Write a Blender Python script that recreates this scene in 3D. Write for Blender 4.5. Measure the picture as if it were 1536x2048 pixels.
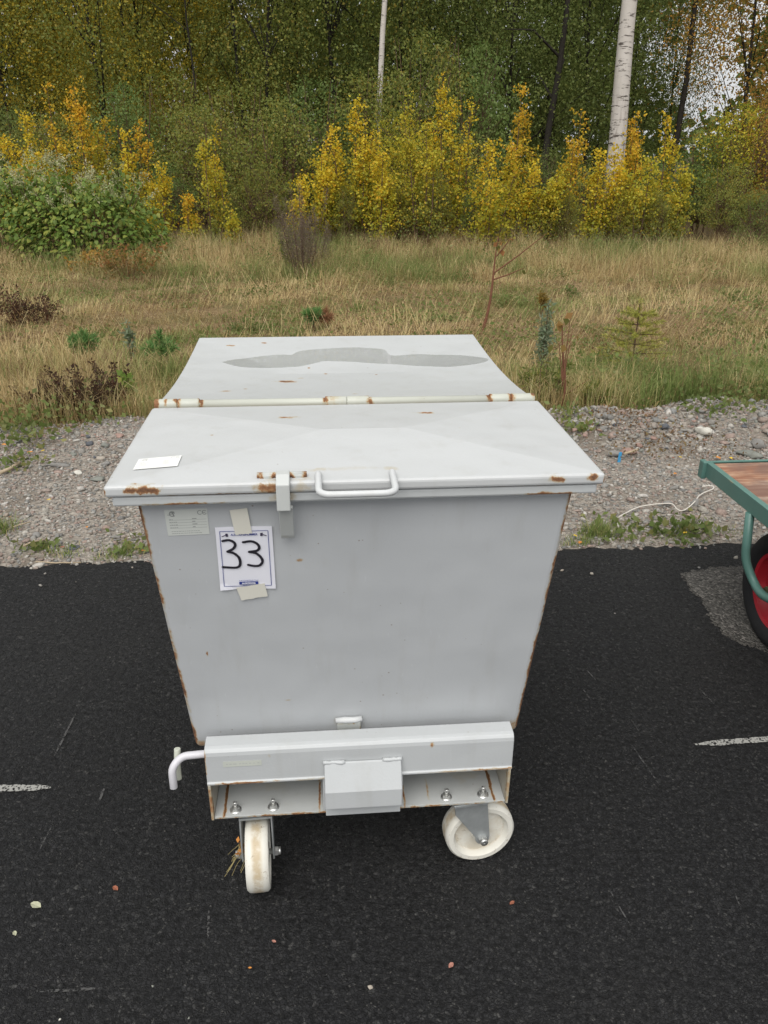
import bpy, bmesh, math, random
import numpy as np
from mathutils import Vector, Matrix

S = bpy.context.scene
COL = S.collection
for _o in list(bpy.data.objects):
    bpy.data.objects.remove(_o)
random.seed(7)
RNG = np.random.default_rng(11)
PI = math.pi

# ------------------------------------------------------------------ camera, light, exposure
FPX, TILT, ROLL, EYE = 1600.0, 0.4231, 0.0054, 1.517
cam = bpy.data.cameras.new('camera')
cam_o = bpy.data.objects.new('camera', cam)
COL.objects.link(cam_o)
cam.sensor_fit = 'VERTICAL'
cam.sensor_height = 24.0
cam.lens = 24.0 * FPX / 2048.0
cam.clip_start = 0.05
cam.clip_end = 600.0
_fw = Vector((0, math.cos(TILT), -math.sin(TILT)))
_dn = Vector((0, -math.sin(TILT), -math.cos(TILT)))
_x = Vector((1, 0, 0))
_r = _x * math.cos(ROLL) - _dn * math.sin(ROLL)
_d = _x * math.sin(ROLL) + _dn * math.cos(ROLL)
_m = Matrix.Identity(4)
for i in range(3):
    _m[i][0] = _r[i]; _m[i][1] = -_d[i]; _m[i][2] = -_fw[i]
_m[2][3] = EYE
cam_o.matrix_world = _m
S.camera = cam_o

SUN_EL, SUN_AZ = math.radians(56), math.radians(192)      # azimuth measured from +Y towards +X
W = bpy.data.worlds.new('World'); S.world = W; W.use_nodes = True
wn, wl = W.node_tree.nodes, W.node_tree.links
wn.clear()
sky = wn.new('ShaderNodeTexSky'); sky.sky_type = 'NISHITA'; sky.sun_disc = False
sky.sun_elevation = SUN_EL; sky.sun_rotation = SUN_AZ
sky.air_density = 1.0; sky.dust_density = 4.0; sky.ozone_density = 1.0
hs = wn.new('ShaderNodeHueSaturation'); hs.inputs['Saturation'].default_value = 0.10
bg = wn.new('ShaderNodeBackground'); bg.inputs['Strength'].default_value = 0.13
wo = wn.new('ShaderNodeOutputWorld')
cl = wn.new('ShaderNodeMix'); cl.data_type = 'RGBA'                     # closed cloud cover: even and nearly white
cl.inputs[0].default_value = 0.68; cl.inputs[7].default_value = (4.6, 4.7, 4.8, 1)
wl.new(sky.outputs[0], hs.inputs['Color']); wl.new(hs.outputs[0], cl.inputs[6]); wl.new(cl.outputs[2], bg.inputs['Color']); wl.new(bg.outputs[0], wo.inputs['Surface'])

sun = bpy.data.lights.new('sun', 'SUN'); sun.energy = 1.5; sun.angle = math.radians(50); sun.color = (1, 0.97, 0.92)
sun_o = bpy.data.objects.new('sun', sun); COL.objects.link(sun_o)
_to = Vector((math.sin(SUN_AZ) * math.cos(SUN_EL), math.cos(SUN_AZ) * math.cos(SUN_EL), math.sin(SUN_EL)))
sun_o.rotation_euler = _to.to_track_quat('Z', 'Y').to_euler()
sun_o.location = (0, 0, 30)

S.view_settings.view_transform = 'Standard'
S.view_settings.look = 'None'
S.view_settings.gamma = 1.0
S.view_settings.exposure = 0.57
S.view_settings.use_curve_mapping = False
S.render.engine = 'CYCLES'
S.cycles.max_bounces = 8
S.cycles.transparent_max_bounces = 12

# ------------------------------------------------------------------ helpers: tags, meshes
def tag(o, label=None, cat=None, group=None, kind=None):
    if label: o['label'] = label
    if cat: o['category'] = cat
    if group: o['group'] = group
    if kind: o['kind'] = kind
    return o

def empty(name, loc, rz=0.0, parent=None):
    o = bpy.data.objects.new(name, None)
    o.empty_display_size = 0.1
    o.location = loc; o.rotation_euler = (0, 0, rz)
    if parent: o.parent = parent
    COL.objects.link(o)
    return o

def link(name, me, mat=None, parent=None, loc=None):
    o = bpy.data.objects.new(name, me)
    if mat is not None and not me.materials:
        for m_ in (mat if isinstance(mat, (list, tuple)) else [mat]):
            me.materials.append(m_)
    if parent: o.parent = parent
    if loc is not None: o.location = loc
    COL.objects.link(o)
    return o

def np_mesh(name, V, Q=None, T=None, mat_index=None, smooth=False):
    """mesh from arrays: V (n,3), quads Q (m,4), triangles T (k,3)"""
    me = bpy.data.meshes.new(name)
    V = np.ascontiguousarray(V, np.float32)
    nq = 0 if Q is None else len(Q); nt = 0 if T is None else len(T)
    me.vertices.add(len(V)); me.vertices.foreach_set('co', V.ravel())
    parts, starts = [], []
    if nq: parts.append(np.asarray(Q, np.int32).ravel()); starts.append(np.arange(nq) * 4)
    if nt: parts.append(np.asarray(T, np.int32).ravel()); starts.append(nq * 4 + np.arange(nt) * 3)
    li = np.concatenate(parts).astype(np.int32)
    me.loops.add(len(li)); me.loops.foreach_set('vertex_index', li)
    st = np.concatenate(starts).astype(np.int32)
    me.polygons.add(len(st)); me.polygons.foreach_set('loop_start', st)
    if mat_index is not None: me.polygons.foreach_set('material_index', np.asarray(mat_index, np.int32))
    if smooth: me.polygons.foreach_set('use_smooth', np.ones(len(st), bool))
    me.update(calc_edges=True)
    me.validate()
    return me

class MB:
    """collects boxes, prisms, tubes, lathes into ONE mesh"""
    def __init__(s): s.v = []; s.f = []; s.sm = []
    def add(s, vs, fs, smooth=False):
        n = len(s.v); s.v += [tuple(p) for p in vs]
        for f in fs: s.f.append(tuple(i + n for i in f)); s.sm.append(smooth)
        return s
    def box(s, x0, x1, y0, y1, z0, z1):
        vs = [(x0,y0,z0),(x1,y0,z0),(x1,y1,z0),(x0,y1,z0),(x0,y0,z1),(x1,y0,z1),(x1,y1,z1),(x0,y1,z1)]
        return s.hexa(vs)
    def hexa(s, vs):
        return s.add(vs, [(0,3,2,1),(4,5,6,7),(0,1,5,4),(1,2,6,5),(2,3,7,6),(3,0,4,7)])
    def prism(s, pts, axis, a0, a1):
        """2-D polygon extruded along axis 'x','y' or 'z'"""
        n = len(pts)
        def mk(p, a): return (a, p[0], p[1]) if axis == 'x' else ((p[0], a, p[1]) if axis == 'y' else (p[0], p[1], a))
        vs = [mk(p, a0) for p in pts] + [mk(p, a1) for p in pts]
        fs = [tuple(range(n - 1, -1, -1)), tuple(range(n, 2 * n))] + [(i, (i + 1) % n, n + (i + 1) % n, n + i) for i in range(n)]
        return s.add(vs, fs)
    def tube(s, pts, r, k=10, caps=True):
        pts = [Vector(p) for p in pts]; n = len(pts)
        rs = list(r) if isinstance(r, (list, tuple, np.ndarray)) else [r] * n
        vs, fs = [], []
        up = Vector((0, 0, 1)); u = None
        for i, p in enumerate(pts):
            t = (pts[min(i + 1, n - 1)] - pts[max(i - 1, 0)]).normalized()
            if u is None:
                u = t.cross(up)
                if u.length < 1e-3: u = t.cross(Vector((1, 0, 0)))
            else:
                u = u - t * u.dot(t)
            u.normalize(); w = t.cross(u)
            for j in range(k):
                a = 2 * PI * j / k
                vs.append(p + (u * math.cos(a) + w * math.sin(a)) * rs[i])
        for i in range(n - 1):
            for j in range(k):
                fs.append((i * k + j, i * k + (j + 1) % k, (i + 1) * k + (j + 1) % k, (i + 1) * k + j))
        s.add(vs, fs, True)
        if caps:
            s.f.append(tuple(len(s.v) - len(vs) + j for j in range(k - 1, -1, -1))); s.sm.append(False)
            s.f.append(tuple(len(s.v) - k + j for j in range(k))); s.sm.append(False)
        return s
    def lathe(s, prof, axis, c, k=40):
        """closed profile [(r, a)] turned about axis through c"""
        n = len(prof); vs, fs = [], []
        for j in range(k):
            t = 2 * PI * j / k
            for r, a in prof:
                if axis == 'x': vs.append((c[0] + a, c[1] + r * math.cos(t), c[2] + r * math.sin(t)))
                elif axis == 'y': vs.append((c[0] + r * math.sin(t), c[1] + a, c[2] + r * math.cos(t)))
                else: vs.append((c[0] + r * math.cos(t), c[1] + r * math.sin(t), c[2] + a))
        for j in range(k):
            j2 = (j + 1) % k
            for i in range(n):
                i2 = (i + 1) % n
                fs.append((j * n + i, j2 * n + i, j2 * n + i2, j * n + i2))
        return s.add(vs, fs, True)
    def build(s, name, mat=None, parent=None, bevel=0.0, seg=2, loc=None, auto=False):
        me = bpy.data.meshes.new(name)
        me.from_pydata(s.v, [], s.f)
        me.polygons.foreach_set('use_smooth', s.sm)
        bm = bmesh.new(); bm.from_mesh(me)
        bmesh.ops.recalc_face_normals(bm, faces=bm.faces[:])
        bm.to_mesh(me); bm.free()
        if auto: me.set_sharp_from_angle(angle=math.radians(40))
        o = link(name, me, mat, parent, loc)
        if bevel:
            b = o.modifiers.new('edge', 'BEVEL'); b.width = bevel; b.segments = seg; b.limit_method = 'ANGLE'
            b.angle_limit = math.radians(35)
        return o

def curve_pts(P, n=8):
    """Catmull-Rom through P"""
    P = [np.array(p, float) for p in P]
    P = [2 * P[0] - P[1]] + P + [2 * P[-1] - P[-2]]
    out = []
    for i in range(1, len(P) - 2):
        for t in np.linspace(0, 1, n, endpoint=False):
            a, b, c, d = P[i - 1], P[i], P[i + 1], P[i + 2]
            out.append(0.5 * (2 * b + (c - a) * t + (2 * a - 5 * b + 4 * c - d) * t * t + (3 * b - a - 3 * c + d) * t ** 3))
    out.append(P[-2])
    return out

def bend_path(P, r, n=6):
    """polyline with rounded corners"""
    P = [Vector(p) for p in P]; out = [P[0]]
    for i in range(1, len(P) - 1):
        a = (P[i - 1] - P[i]); b = (P[i + 1] - P[i])
        d = min(r, a.length * .49, b.length * .49)
        p0 = P[i] + a.normalized() * d; p1 = P[i] + b.normalized() * d
        for t in np.linspace(0, 1, n):
            out.append(p0 * (1 - t) ** 2 + P[i] * 2 * t * (1 - t) + p1 * t * t)
    out.append(P[-1])
    return out

# a pixel of the photograph (1536 x 2048) -> the point of the place it shows, on the plane z or at the distance y
def _ray(u, v):
    a, b = u - 768.0, v - 1024.0
    c, s = math.cos(ROLL), math.sin(ROLL)
    x, y = (a * c + b * s) / FPX, (-a * s + b * c) / FPX
    c, s = math.cos(TILT), math.sin(TILT)
    return Vector((x, c - y * s, -s - y * c))
def at_z(u, v, z=0.0):
    d = _ray(u, v); return Vector((0, 0, EYE)) + d * ((z - EYE) / d.z)
def at_y(u, v, y):
    d = _ray(u, v); return Vector((0, 0, EYE)) + d * (y / d.y)

def sn(x, y, f, ph=0.0):
    """cheap smooth noise, about -1..1"""
    return (np.sin(x * f * 1.3 + y * f * .7 + ph) + np.sin(-x * f * .8 + y * f * 1.7 + 2.1 * ph + 1.3)
            + np.sin(x * f * 2.3 - y * f * 1.1 + ph * .7 + 4.2) * .6) / 2.6

# ------------------------------------------------------------------ materials
class NT:
    def __init__(s, name):
        s.m = bpy.data.materials.new(name); s.m.use_nodes = True
        s.t = s.m.node_tree; s.n = s.t.nodes; s.l = s.t.links
        s.n.clear()
        s.out = s.n.new('ShaderNodeOutputMaterial')
        s._tc = None
    def new(s, typ, **kw):
        nd = s.n.new(typ)
        for k, v in kw.items(): setattr(nd, k, v)
        return nd
    def put(s, sock, v):
        if isinstance(v, bpy.types.NodeSocket): s.l.new(v, sock)
        else:
            if isinstance(v, (tuple, list)) and len(v) == 3 and sock.type == 'RGBA': v = (*v, 1)
            sock.default_value = v
    @property
    def obj(s):
        if s._tc is None: s._tc = s.new('ShaderNodeTexCoord')
        return s._tc.outputs['Object']
    def math(s, op, a, b=None, c=None, clamp=False):
        nd = s.new('ShaderNodeMath', operation=op); nd.use_clamp = clamp
        s.put(nd.inputs[0], a)
        if b is not None: s.put(nd.inputs[1], b)
        if c is not None: s.put(nd.inputs[2], c)
        return nd.outputs[0]
    def vmath(s, op, a, b=None):
        nd = s.new('ShaderNodeVectorMath', operation=op)
        s.put(nd.inputs[0], a)
        if b is not None: s.put(nd.inputs[1], b)
        return nd.outputs['Value'] if op in ('LENGTH', 'DOT_PRODUCT') else nd.outputs[0]
    def noise(s, scale, detail=3, rough=.55, vec=None, out='Fac'):
        nd = s.new('ShaderNodeTexNoise'); nd.inputs['Scale'].default_value = scale
        nd.inputs['Detail'].default_value = detail; nd.inputs['Roughness'].default_value = rough
        s.l.new(vec if vec is not None else s.obj, nd.inputs['Vector'])
        return nd.outputs[out]
    def voro(s, scale, feature='F1', out='Distance', vec=None):
        nd = s.new('ShaderNodeTexVoronoi', feature=feature); nd.inputs['Scale'].default_value = scale
        s.l.new(vec if vec is not None else s.obj, nd.inputs['Vector'])
        return nd.outputs[out]
    def ramp(s, fac, stops, interp='LINEAR'):
        nd = s.new('ShaderNodeValToRGB'); cr = nd.color_ramp; cr.interpolation = interp
        while len(cr.elements) > 1: cr.elements.remove(cr.elements[0])
        for i, (p, c) in enumerate(stops):
            e = cr.elements[0] if i == 0 else cr.elements.new(p)
            e.position = p; e.color = (c, c, c, 1) if isinstance(c, (int, float)) else (*c, 1)
        s.put(nd.inputs[0], fac)
        return nd.outputs[0]
    def mix(s, fac, a, b, mode='MIX'):
        nd = s.new('ShaderNodeMix', data_type='RGBA', blend_type=mode)
        s.put(nd.inputs[0], fac); s.put(nd.inputs[6], a); s.put(nd.inputs[7], b)
        return nd.outputs[2]
    def maprange(s, v, a, b, c=0.0, d=1.0, smooth=True):
        nd = s.new('ShaderNodeMapRange'); nd.interpolation_type = 'SMOOTHSTEP' if smooth else 'LINEAR'
        s.put(nd.inputs[0], v)
        for i, q in enumerate((a, b, c, d)): nd.inputs[i + 1].default_value = q
        return nd.outputs[0]
    def sep(s, vec):
        nd = s.new('ShaderNodeSeparateXYZ'); s.l.new(vec, nd.inputs[0]); return nd.outputs
    def bump(s, h, strength=.5, dist=.01, normal=None):
        nd = s.new('ShaderNodeBump'); nd.inputs['Strength'].default_value = strength; nd.inputs['Distance'].default_value = dist
        s.l.new(h, nd.inputs['Height'])
        if normal is not None: s.l.new(normal, nd.inputs['Normal'])
        return nd.outputs[0]
    def pbr(s, color, rough=.6, spec=.4, metal=0.0, normal=None):
        b = s.new('ShaderNodeBsdfPrincipled')
        s.put(b.inputs['Base Color'], color); s.put(b.inputs['Roughness'], rough)
        s.put(b.inputs['Specular IOR Level'], spec); s.put(b.inputs['Metallic'], metal)
        if normal is not None: s.l.new(normal, b.inputs['Normal'])
        s.l.new(b.outputs[0], s.out.inputs[0])
        return b

def plain(name, col, rough=.6, spec=.4, metal=0.0, var=.12, scale=30, bump=0.0):
    t = NT(name)
    f = t.noise(scale, 4)
    c = t.mix(f, tuple(x * (1 - var) for x in col), tuple(min(1, x * (1 + var)) for x in col))
    nrm = t.bump(t.noise(scale * 4, 3), .4, bump) if bump else None
    t.pbr(c, rough, spec, metal, nrm)
    return t.m

PAINT = (0.50, 0.515, 0.52)
RUST = [(0.0, (0.10, 0.035, 0.015)), (.45, (0.17, 0.06, 0.022)), (.75, (0.30, 0.13, 0.04)), (1.0, (0.36, 0.2, 0.08))]
def painted(name, base=PAINT, spots=(), lines=(), extra=None, rough=.42, grime=.06, chip=(.18, .12, .08)):
    """grey paint with rust: spots = [(centre, radii, amount)], lines = the same with long thin radii"""
    t = NT(name)
    big = t.noise(3.0, 4); fine = t.noise(60, 4)
    c = t.mix(big, tuple(x * (1 - grime) for x in base), tuple(x * (1 + grime * .6) for x in base))
    c = t.mix(t.maprange(t.noise(14, 5, .65), .60, .80, 0, .16), c, tuple(x * y for x, y in zip(base, (.78, .76, .68))))
    mp = t.new('ShaderNodeMapping'); mp.inputs['Scale'].default_value = (26, 26, 1.6); t.l.new(t.obj, mp.inputs['Vector'])
    c = t.mix(t.maprange(t.noise(1.0, 4, .6, mp.outputs[0]), .50, .78, 0, .20), c, tuple(x * y for x, y in zip(base, (.74, .71, .64))))
    mp2 = t.new('ShaderNodeMapping'); mp2.inputs['Scale'].default_value = (150, 150, 9); mp2.inputs['Rotation'].default_value = (0, .5, 0); t.l.new(t.obj, mp2.inputs['Vector'])
    c = t.mix(t.maprange(t.noise(1.0, 2, .5, mp2.outputs[0]), .70, .78, 0, .22), c, tuple(min(1, x * 1.25) for x in base))
    # small chips and specks
    sp = t.voro(38); c = t.mix(t.maprange(t.math('ADD', sp, t.math('MULTIPLY', big, .3)), .165, .195, .55, 0.0), c, chip)
    wob = t.new('ShaderNodeVectorMath', operation='SCALE')
    nz = t.noise(45, 4, .65, out='Color')
    t.l.new(t.vmath('SUBTRACT', nz, (.5, .5, .5)), wob.inputs[0]); wob.inputs['Scale'].default_value = 2.1
    wob2 = t.new('ShaderNodeVectorMath', operation='SCALE'); t.l.new(t.vmath('SUBTRACT', nz, (.5, .5, .5)), wob2.inputs[0]); wob2.inputs['Scale'].default_value = .8
    mask = None
    for (cx, r, amt) in list(spots) + list(lines):
        wsel = wob if max(r[0], r[1]) > .0095 else wob2
        d = t.vmath('DIVIDE', t.vmath('SUBTRACT', t.obj, tuple(cx)), tuple(r))
        d = t.vmath('LENGTH', t.vmath('ADD', d, wsel.outputs[0]))
        m_ = t.maprange(d, .25, 1.1, amt, 0.0)
        mask = m_ if mask is None else t.math('MAXIMUM', mask, m_)
    if extra is not None:
        e = extra(t); mask = e if mask is None else t.math('MAXIMUM', mask, e)
    rg = rough
    if mask is not None:
        rn = t.noise(150, 6, .75)
        mm = t.math('ADD', mask, t.math('MULTIPLY', t.math('SUBTRACT', fine, .5), .7))
        c = t.mix(t.maprange(mask, .05, .6, 0, .55), c, (.40, .33, .19))
        rc = t.ramp(t.math('ADD', t.math('SUBTRACT', 1.12, mm), t.math('MULTIPLY', t.math('SUBTRACT', rn, .5), .8)), [(.05, (.10,.045,.022)), (.25, (.20,.085,.035)), (.45, (.32,.16,.065)), (.75, (.44,.31,.16))])
        rm = t.maprange(mm, .38, .78, 0, .96)
        c = t.mix(rm, c, rc)
        rg = t.maprange(rm, 0, 1, rough, .9)
    nrm = t.bump(t.math('ADD', t.math('MULTIPLY', t.noise(4.5, 2), 1.0), t.math('MULTIPLY', t.noise(160, 2), .03)), .35, .02)
    t.pbr(c, rg, .45, 0, nrm)
    return t.m

def leaf_mat(name, stops, top=None, height=1.0, lo=.3, hi=1.0, trans=.48, rough=.6):
    """leaf colour varied per leaf; 'top' = palette of the young growth above lo*height (leaves turned by autumn)"""
    t = NT(name)
    g = t.new('ShaderNodeNewGeometry')
    rnd = g.outputs['Random Per Island']
    c = t.ramp(rnd, stops)
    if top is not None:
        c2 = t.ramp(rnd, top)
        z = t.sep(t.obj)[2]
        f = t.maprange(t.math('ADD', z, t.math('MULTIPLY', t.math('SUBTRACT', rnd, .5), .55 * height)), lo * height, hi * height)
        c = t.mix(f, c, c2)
    nz = t.noise(1.1, 2)
    c = t.mix(t.maprange(nz, .35, .7), c, t.mix(1.0, c, (.62, .68, .6), 'MULTIPLY'))
    b = t.pbr(c, rough, .25)
    tr = t.new('ShaderNodeBsdfTranslucent'); t.l.new(c, tr.inputs['Color'])
    mx = t.new('ShaderNodeMixShader'); mx.inputs[0].default_value = trans
    t.l.new(b.outputs[0], mx.inputs[1]); t.l.new(tr.outputs[0], mx.inputs[2]); t.l.new(mx.outputs[0], t.out.inputs[0])
    return t.m

def stops(*cols):
    n = len(cols)
    return [((i + .5) / n, c) for i, c in enumerate(cols)]

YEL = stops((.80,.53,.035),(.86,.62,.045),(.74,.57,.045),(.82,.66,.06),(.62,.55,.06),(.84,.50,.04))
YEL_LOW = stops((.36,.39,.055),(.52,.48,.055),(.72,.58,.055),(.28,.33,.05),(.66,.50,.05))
OLIVE = stops((.248,.277,.059),(.319,.336,.083),(.195,.236,.053),(.378,.378,.112),(.260,.295,.071),(.425,.330,.071))
GREEN = stops((.177,.254,.065),(.236,.313,.088),(.142,.212,.059),(.295,.354,.124),(.201,.271,.083))
DARK = stops((.192,.246,.072),(.252,.294,.084),(.156,.210,.060),(.300,.312,.096),(.216,.258,.074))
OCHRE = stops((.690,.483,.052),(.414,.391,.069),(.759,.529,.057),(.287,.322,.069),(.517,.425,.063))
BROWNO = stops((.594,.297,.066),(.374,.264,.066),(.495,.253,.055),(.275,.259,.072),(.660,.363,.072))
YEL_OR = stops((.84,.50,.04),(.78,.42,.04),(.82,.58,.05),(.68,.50,.05),(.86,.46,.05))
YEL_GR = stops((.66,.56,.055),(.52,.50,.055),(.76,.58,.055),(.40,.43,.055),(.72,.50,.05))

M = {}
M['paint'] = painted('grey_paint')
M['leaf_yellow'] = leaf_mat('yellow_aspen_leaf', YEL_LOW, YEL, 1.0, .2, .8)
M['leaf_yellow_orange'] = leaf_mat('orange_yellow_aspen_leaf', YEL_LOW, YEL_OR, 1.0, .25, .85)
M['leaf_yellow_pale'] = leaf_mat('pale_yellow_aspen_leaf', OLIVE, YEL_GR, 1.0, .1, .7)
M['leaf_yellowgreen'] = leaf_mat('yellow_green_leaf', OLIVE, YEL_LOW, 2.2, .2, .9)
M['leaf_olive'] = leaf_mat('olive_leaf', OLIVE)
M['leaf_green'] = leaf_mat('green_leaf', GREEN)
M['leaf_dark'] = leaf_mat('dark_leaf', DARK)
M['leaf_ochre'] = leaf_mat('ochre_leaf', OCHRE)
M['leaf_brown'] = leaf_mat('orange_brown_leaf', BROWNO)
M['leaf_orange'] = leaf_mat('orange_leaf', stops((.44,.20,.08),(.36,.25,.08),(.50,.26,.11),(.24,.22,.06),(.20,.20,.06)))
M['bark_dark'] = plain('dark_bark', (.030,.026,.021), .9, .2, var=.5, scale=12, bump=.01)
M['bark_twig'] = plain('twig_bark', (.12,.075,.05), .85, .2, var=.4, scale=20)
M['bark_red'] = plain('red_brown_bark', (.17,.075,.045), .8, .2, var=.3, scale=30)

def birch_bark():
    t = NT('white_birch_bark')
    st = t.new('ShaderNodeMapping'); st.inputs['Scale'].default_value = (1.6, 1.6, 9.0)
    t.l.new(t.obj, st.inputs['Vector'])
    n1 = t.noise(2.4, 5, .7, st.outputs[0])
    st2 = t.new('ShaderNodeMapping'); st2.inputs['Scale'].default_value = (22, 22, 3.0)
    t.l.new(t.obj, st2.inputs['Vector'])
    n2 = t.noise(1.0, 4, .65, st2.outputs[0])
    c = t.mix(t.noise(5, 4), (.44,.40,.36), (.60,.56,.52))
    c = t.mix(t.maprange(n1, .565, .62), c, (.10,.085,.075))
    z = t.sep(t.obj)[2]
    low = t.maprange(z, .2, 3.2, 1, 0)
    c = t.mix(t.math('MULTIPLY', t.maprange(n2, .52, .60), low), c, (.13,.10,.08))
    t.pbr(c, .75, .2, 0, t.bump(n1, .4, .01))
    return t.m
M['bark_birch'] = birch_bark()

# ------------------------------------------------------------------ ground
EDGE_A, EDGE_K = 2.955, 0.083          # the asphalt ends along y = EDGE_A + EDGE_K * x
def edge_y(x): return EDGE_A + EDGE_K * x
def bank_y(x):                         # where the gravel gives way to the meadow
    x = np.asarray(x, float)
    return np.clip(4.74 + .10 * x, 4.35, 5.0) + .07 * np.sin(x * 3.1 + .5) + .05 * np.sin(x * 7.3)
def sstep(x, a, b):
    t = np.clip((np.asarray(x, float) - a) / (b - a), 0, 1); return t * t * (3 - 2 * t)
def ground_h(x, y):
    x = np.asarray(x, float); y = np.asarray(y, float)
    b = bank_y(x)
    h = -.014 + .006 * sn(x, y, 6) + .01 * sstep(y - edge_y(x), .0, .4)
    berm = np.exp(-((y - b + .22) / .30) ** 2)
    h = h + berm * (.10 * sstep(x, .5, 1.3) + .05 * sstep(-x, .9, 1.8)) * (1 + .4 * sn(x, y, 5, 2.0))
    h = h + sstep(y, b - .1, b + .8) * (.02 + .03 * sn(x, y, 1.4, 1.0) + .015 * sn(x, y, 4.0, 3.0))
    return h

def mat_asphalt():
    t = NT('asphalt')
    wv = t.new('ShaderNodeVectorMath', operation='ADD')
    ws = t.new('ShaderNodeVectorMath', operation='SCALE'); ws.inputs['Scale'].default_value = .010
    t.l.new(t.noise(60, 3, .6, out='Color'), ws.inputs[0]); t.l.new(t.obj, wv.inputs[0]); t.l.new(ws.outputs[0], wv.inputs[1])
    def stones_(sc):
        v = t.new('ShaderNodeTexVoronoi'); v.inputs['Scale'].default_value = sc; t.l.new(wv.outputs[0], v.inputs['Vector'])
        e = t.new('ShaderNodeTexVoronoi', feature='DISTANCE_TO_EDGE'); e.inputs['Scale'].default_value = sc; t.l.new(wv.outputs[0], e.inputs['Vector'])
        rgb = t.sep(v.outputs['Color']); return rgb[0], rgb[1], e.outputs['Distance']
    c1, h1, e1 = stones_(120); c2, h2, e2 = stones_(290)
    big = t.noise(1.1, 5, .6); mid = t.noise(9, 6, .7); fine = t.noise(420, 3, .7)
    c = t.ramp(c1, [(0, (.015,.015,.017)), (.5, (.026,.026,.028)), (.82, (.044,.044,.046)), (.95, (.070,.069,.068)), (1, (.10,.098,.094))])
    cs = t.ramp(c2, [(0, (.015,.015,.017)), (.65, (.029,.029,.031)), (.92, (.052,.052,.052)), (1, (.14,.135,.125))])
    c = t.mix(t.maprange(t.noise(34, 4, .6), .42, .58), c, cs)
    c = t.mix(t.maprange(e1, .0, .10, .75, 0), c, (.007,.007,.007))                       # tar between the stones
    c = t.mix(t.maprange(big, .42, .70, 0, .55), c, t.mix(t.maprange(fine, .4, .65), c, (.050,.047,.043)))   # grey dust lying in places
    c = t.mix(t.maprange(mid, .55, .75, 0, .5), c, t.mix(1, c, (.60,.60,.62), 'MULTIPLY'))
    n70 = t.noise(72, 4, .6)
    c = t.mix(t.maprange(n70, .36, .50, .8, 0), c, (.0055,.0055,.006))                    # open pores, their shade painted into the colour
    c = t.mix(t.maprange(n70, .56, .72, 0, .55), c, t.mix(1, c, (1.7,1.68,1.66), 'MULTIPLY'))
    h = t.math('ADD', t.math('MULTIPLY', h1, .55), t.math('MULTIPLY', t.maprange(e1, 0, .16), .55))
    h = t.math('ADD', h, t.math('ADD', t.math('MULTIPLY', h2, .28), t.math('MULTIPLY', t.maprange(e2, 0, .14), .22)))
    h = t.math('ADD', h, t.math('ADD', t.math('MULTIPLY', fine, .3), t.math('ADD', t.math('MULTIPLY', mid, .5), t.math('MULTIPLY', t.maprange(n70, .32, .55), 1.1))))
    t.pbr(c, t.maprange(c2, 0, 1, .62, .92), .34, 0, t.bump(h, 1.0, .0095))
    return t.m
M['asphalt'] = mat_asphalt()

def mat_oldasphalt():
    t = NT('worn_asphalt')
    v1 = t.new('ShaderNodeTexVoronoi'); v1.inputs['Scale'].default_value = 130; t.l.new(t.obj, v1.inputs['Vector'])
    cell = t.sep(v1.outputs['Color'])[0]
    c = t.ramp(cell, [(0, (.05,.047,.043)), (.5, (.10,.094,.085)), (.9, (.16,.15,.135)), (1, (.24,.22,.2))])
    c = t.mix(t.noise(9, 4), c, t.mix(1, c, (.7,.7,.7), 'MULTIPLY'))
    t.pbr(c, .85, .25, 0, t.bump(t.math('MULTIPLY', v1.outputs['Distance'], -1.0), .9, .008))
    return t.m
M['old_asphalt'] = mat_oldasphalt()

def mat_gravelbed():
    t = NT('gravel_bed')
    v1 = t.new('ShaderNodeTexVoronoi'); v1.inputs['Scale'].default_value = 60; t.l.new(t.obj, v1.inputs['Vector'])
    cell = t.sep(v1.outputs['Color'])[0]
    c = t.ramp(cell, [(0, (.18,.16,.135)), (.4, (.26,.23,.195)), (.75, (.31,.275,.235)), (1, (.38,.34,.29))])
    c = t.mix(t.maprange(t.noise(3, 4), .4, .7, 0, .6), c, (.12,.095,.07))
    t.pbr(c, .9, .2, 0, t.bump(v1.outputs['Distance'], .8, .012))
    return t.m
def mat_meadow():
    t = NT('meadow_soil')
    n = t.noise(2.2, 5, .6); n2 = t.noise(30, 5, .7)
    c = t.ramp(n2, [(.3, (.10,.07,.035)), (.5, (.21,.145,.075)), (.7, (.34,.25,.14))])
    c = t.mix(t.maprange(n, .45, .65, 0, .6), c, (.11,.11,.04))
    t.pbr(c, .95, .15, 0, t.bump(n2, .8, .03))
    return t.m
def mat_soil():
    t = NT('forest_floor')
    c = t.mix(t.noise(3, 6, .7), (.05,.038,.022), (.11,.075,.035))
    t.pbr(c, .95, .1, 0, t.bump(t.noise(12, 4), .7, .05))
    return t.m
M['gravel_bed'] = mat_gravelbed(); M['meadow'] = mat_meadow(); M['soil'] = mat_soil()

# the wide ground, out to the horizon
gx = np.array([-400, -60, -20, 20, 60, 400.0]); gy = np.array([-400, -60, 0, 30, 60, 400.0])
V = np.array([(x, y, -.12) for y in gy for x in gx])
Q = [(j * 6 + i, j * 6 + i + 1, j * 6 + i + 7, j * 6 + i + 6) for j in range(5) for i in range(5)]
tag(link('ground', np_mesh('ground', V, Q), M['soil']), 'dark earth running far out under everything', None, None, 'structure')

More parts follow.
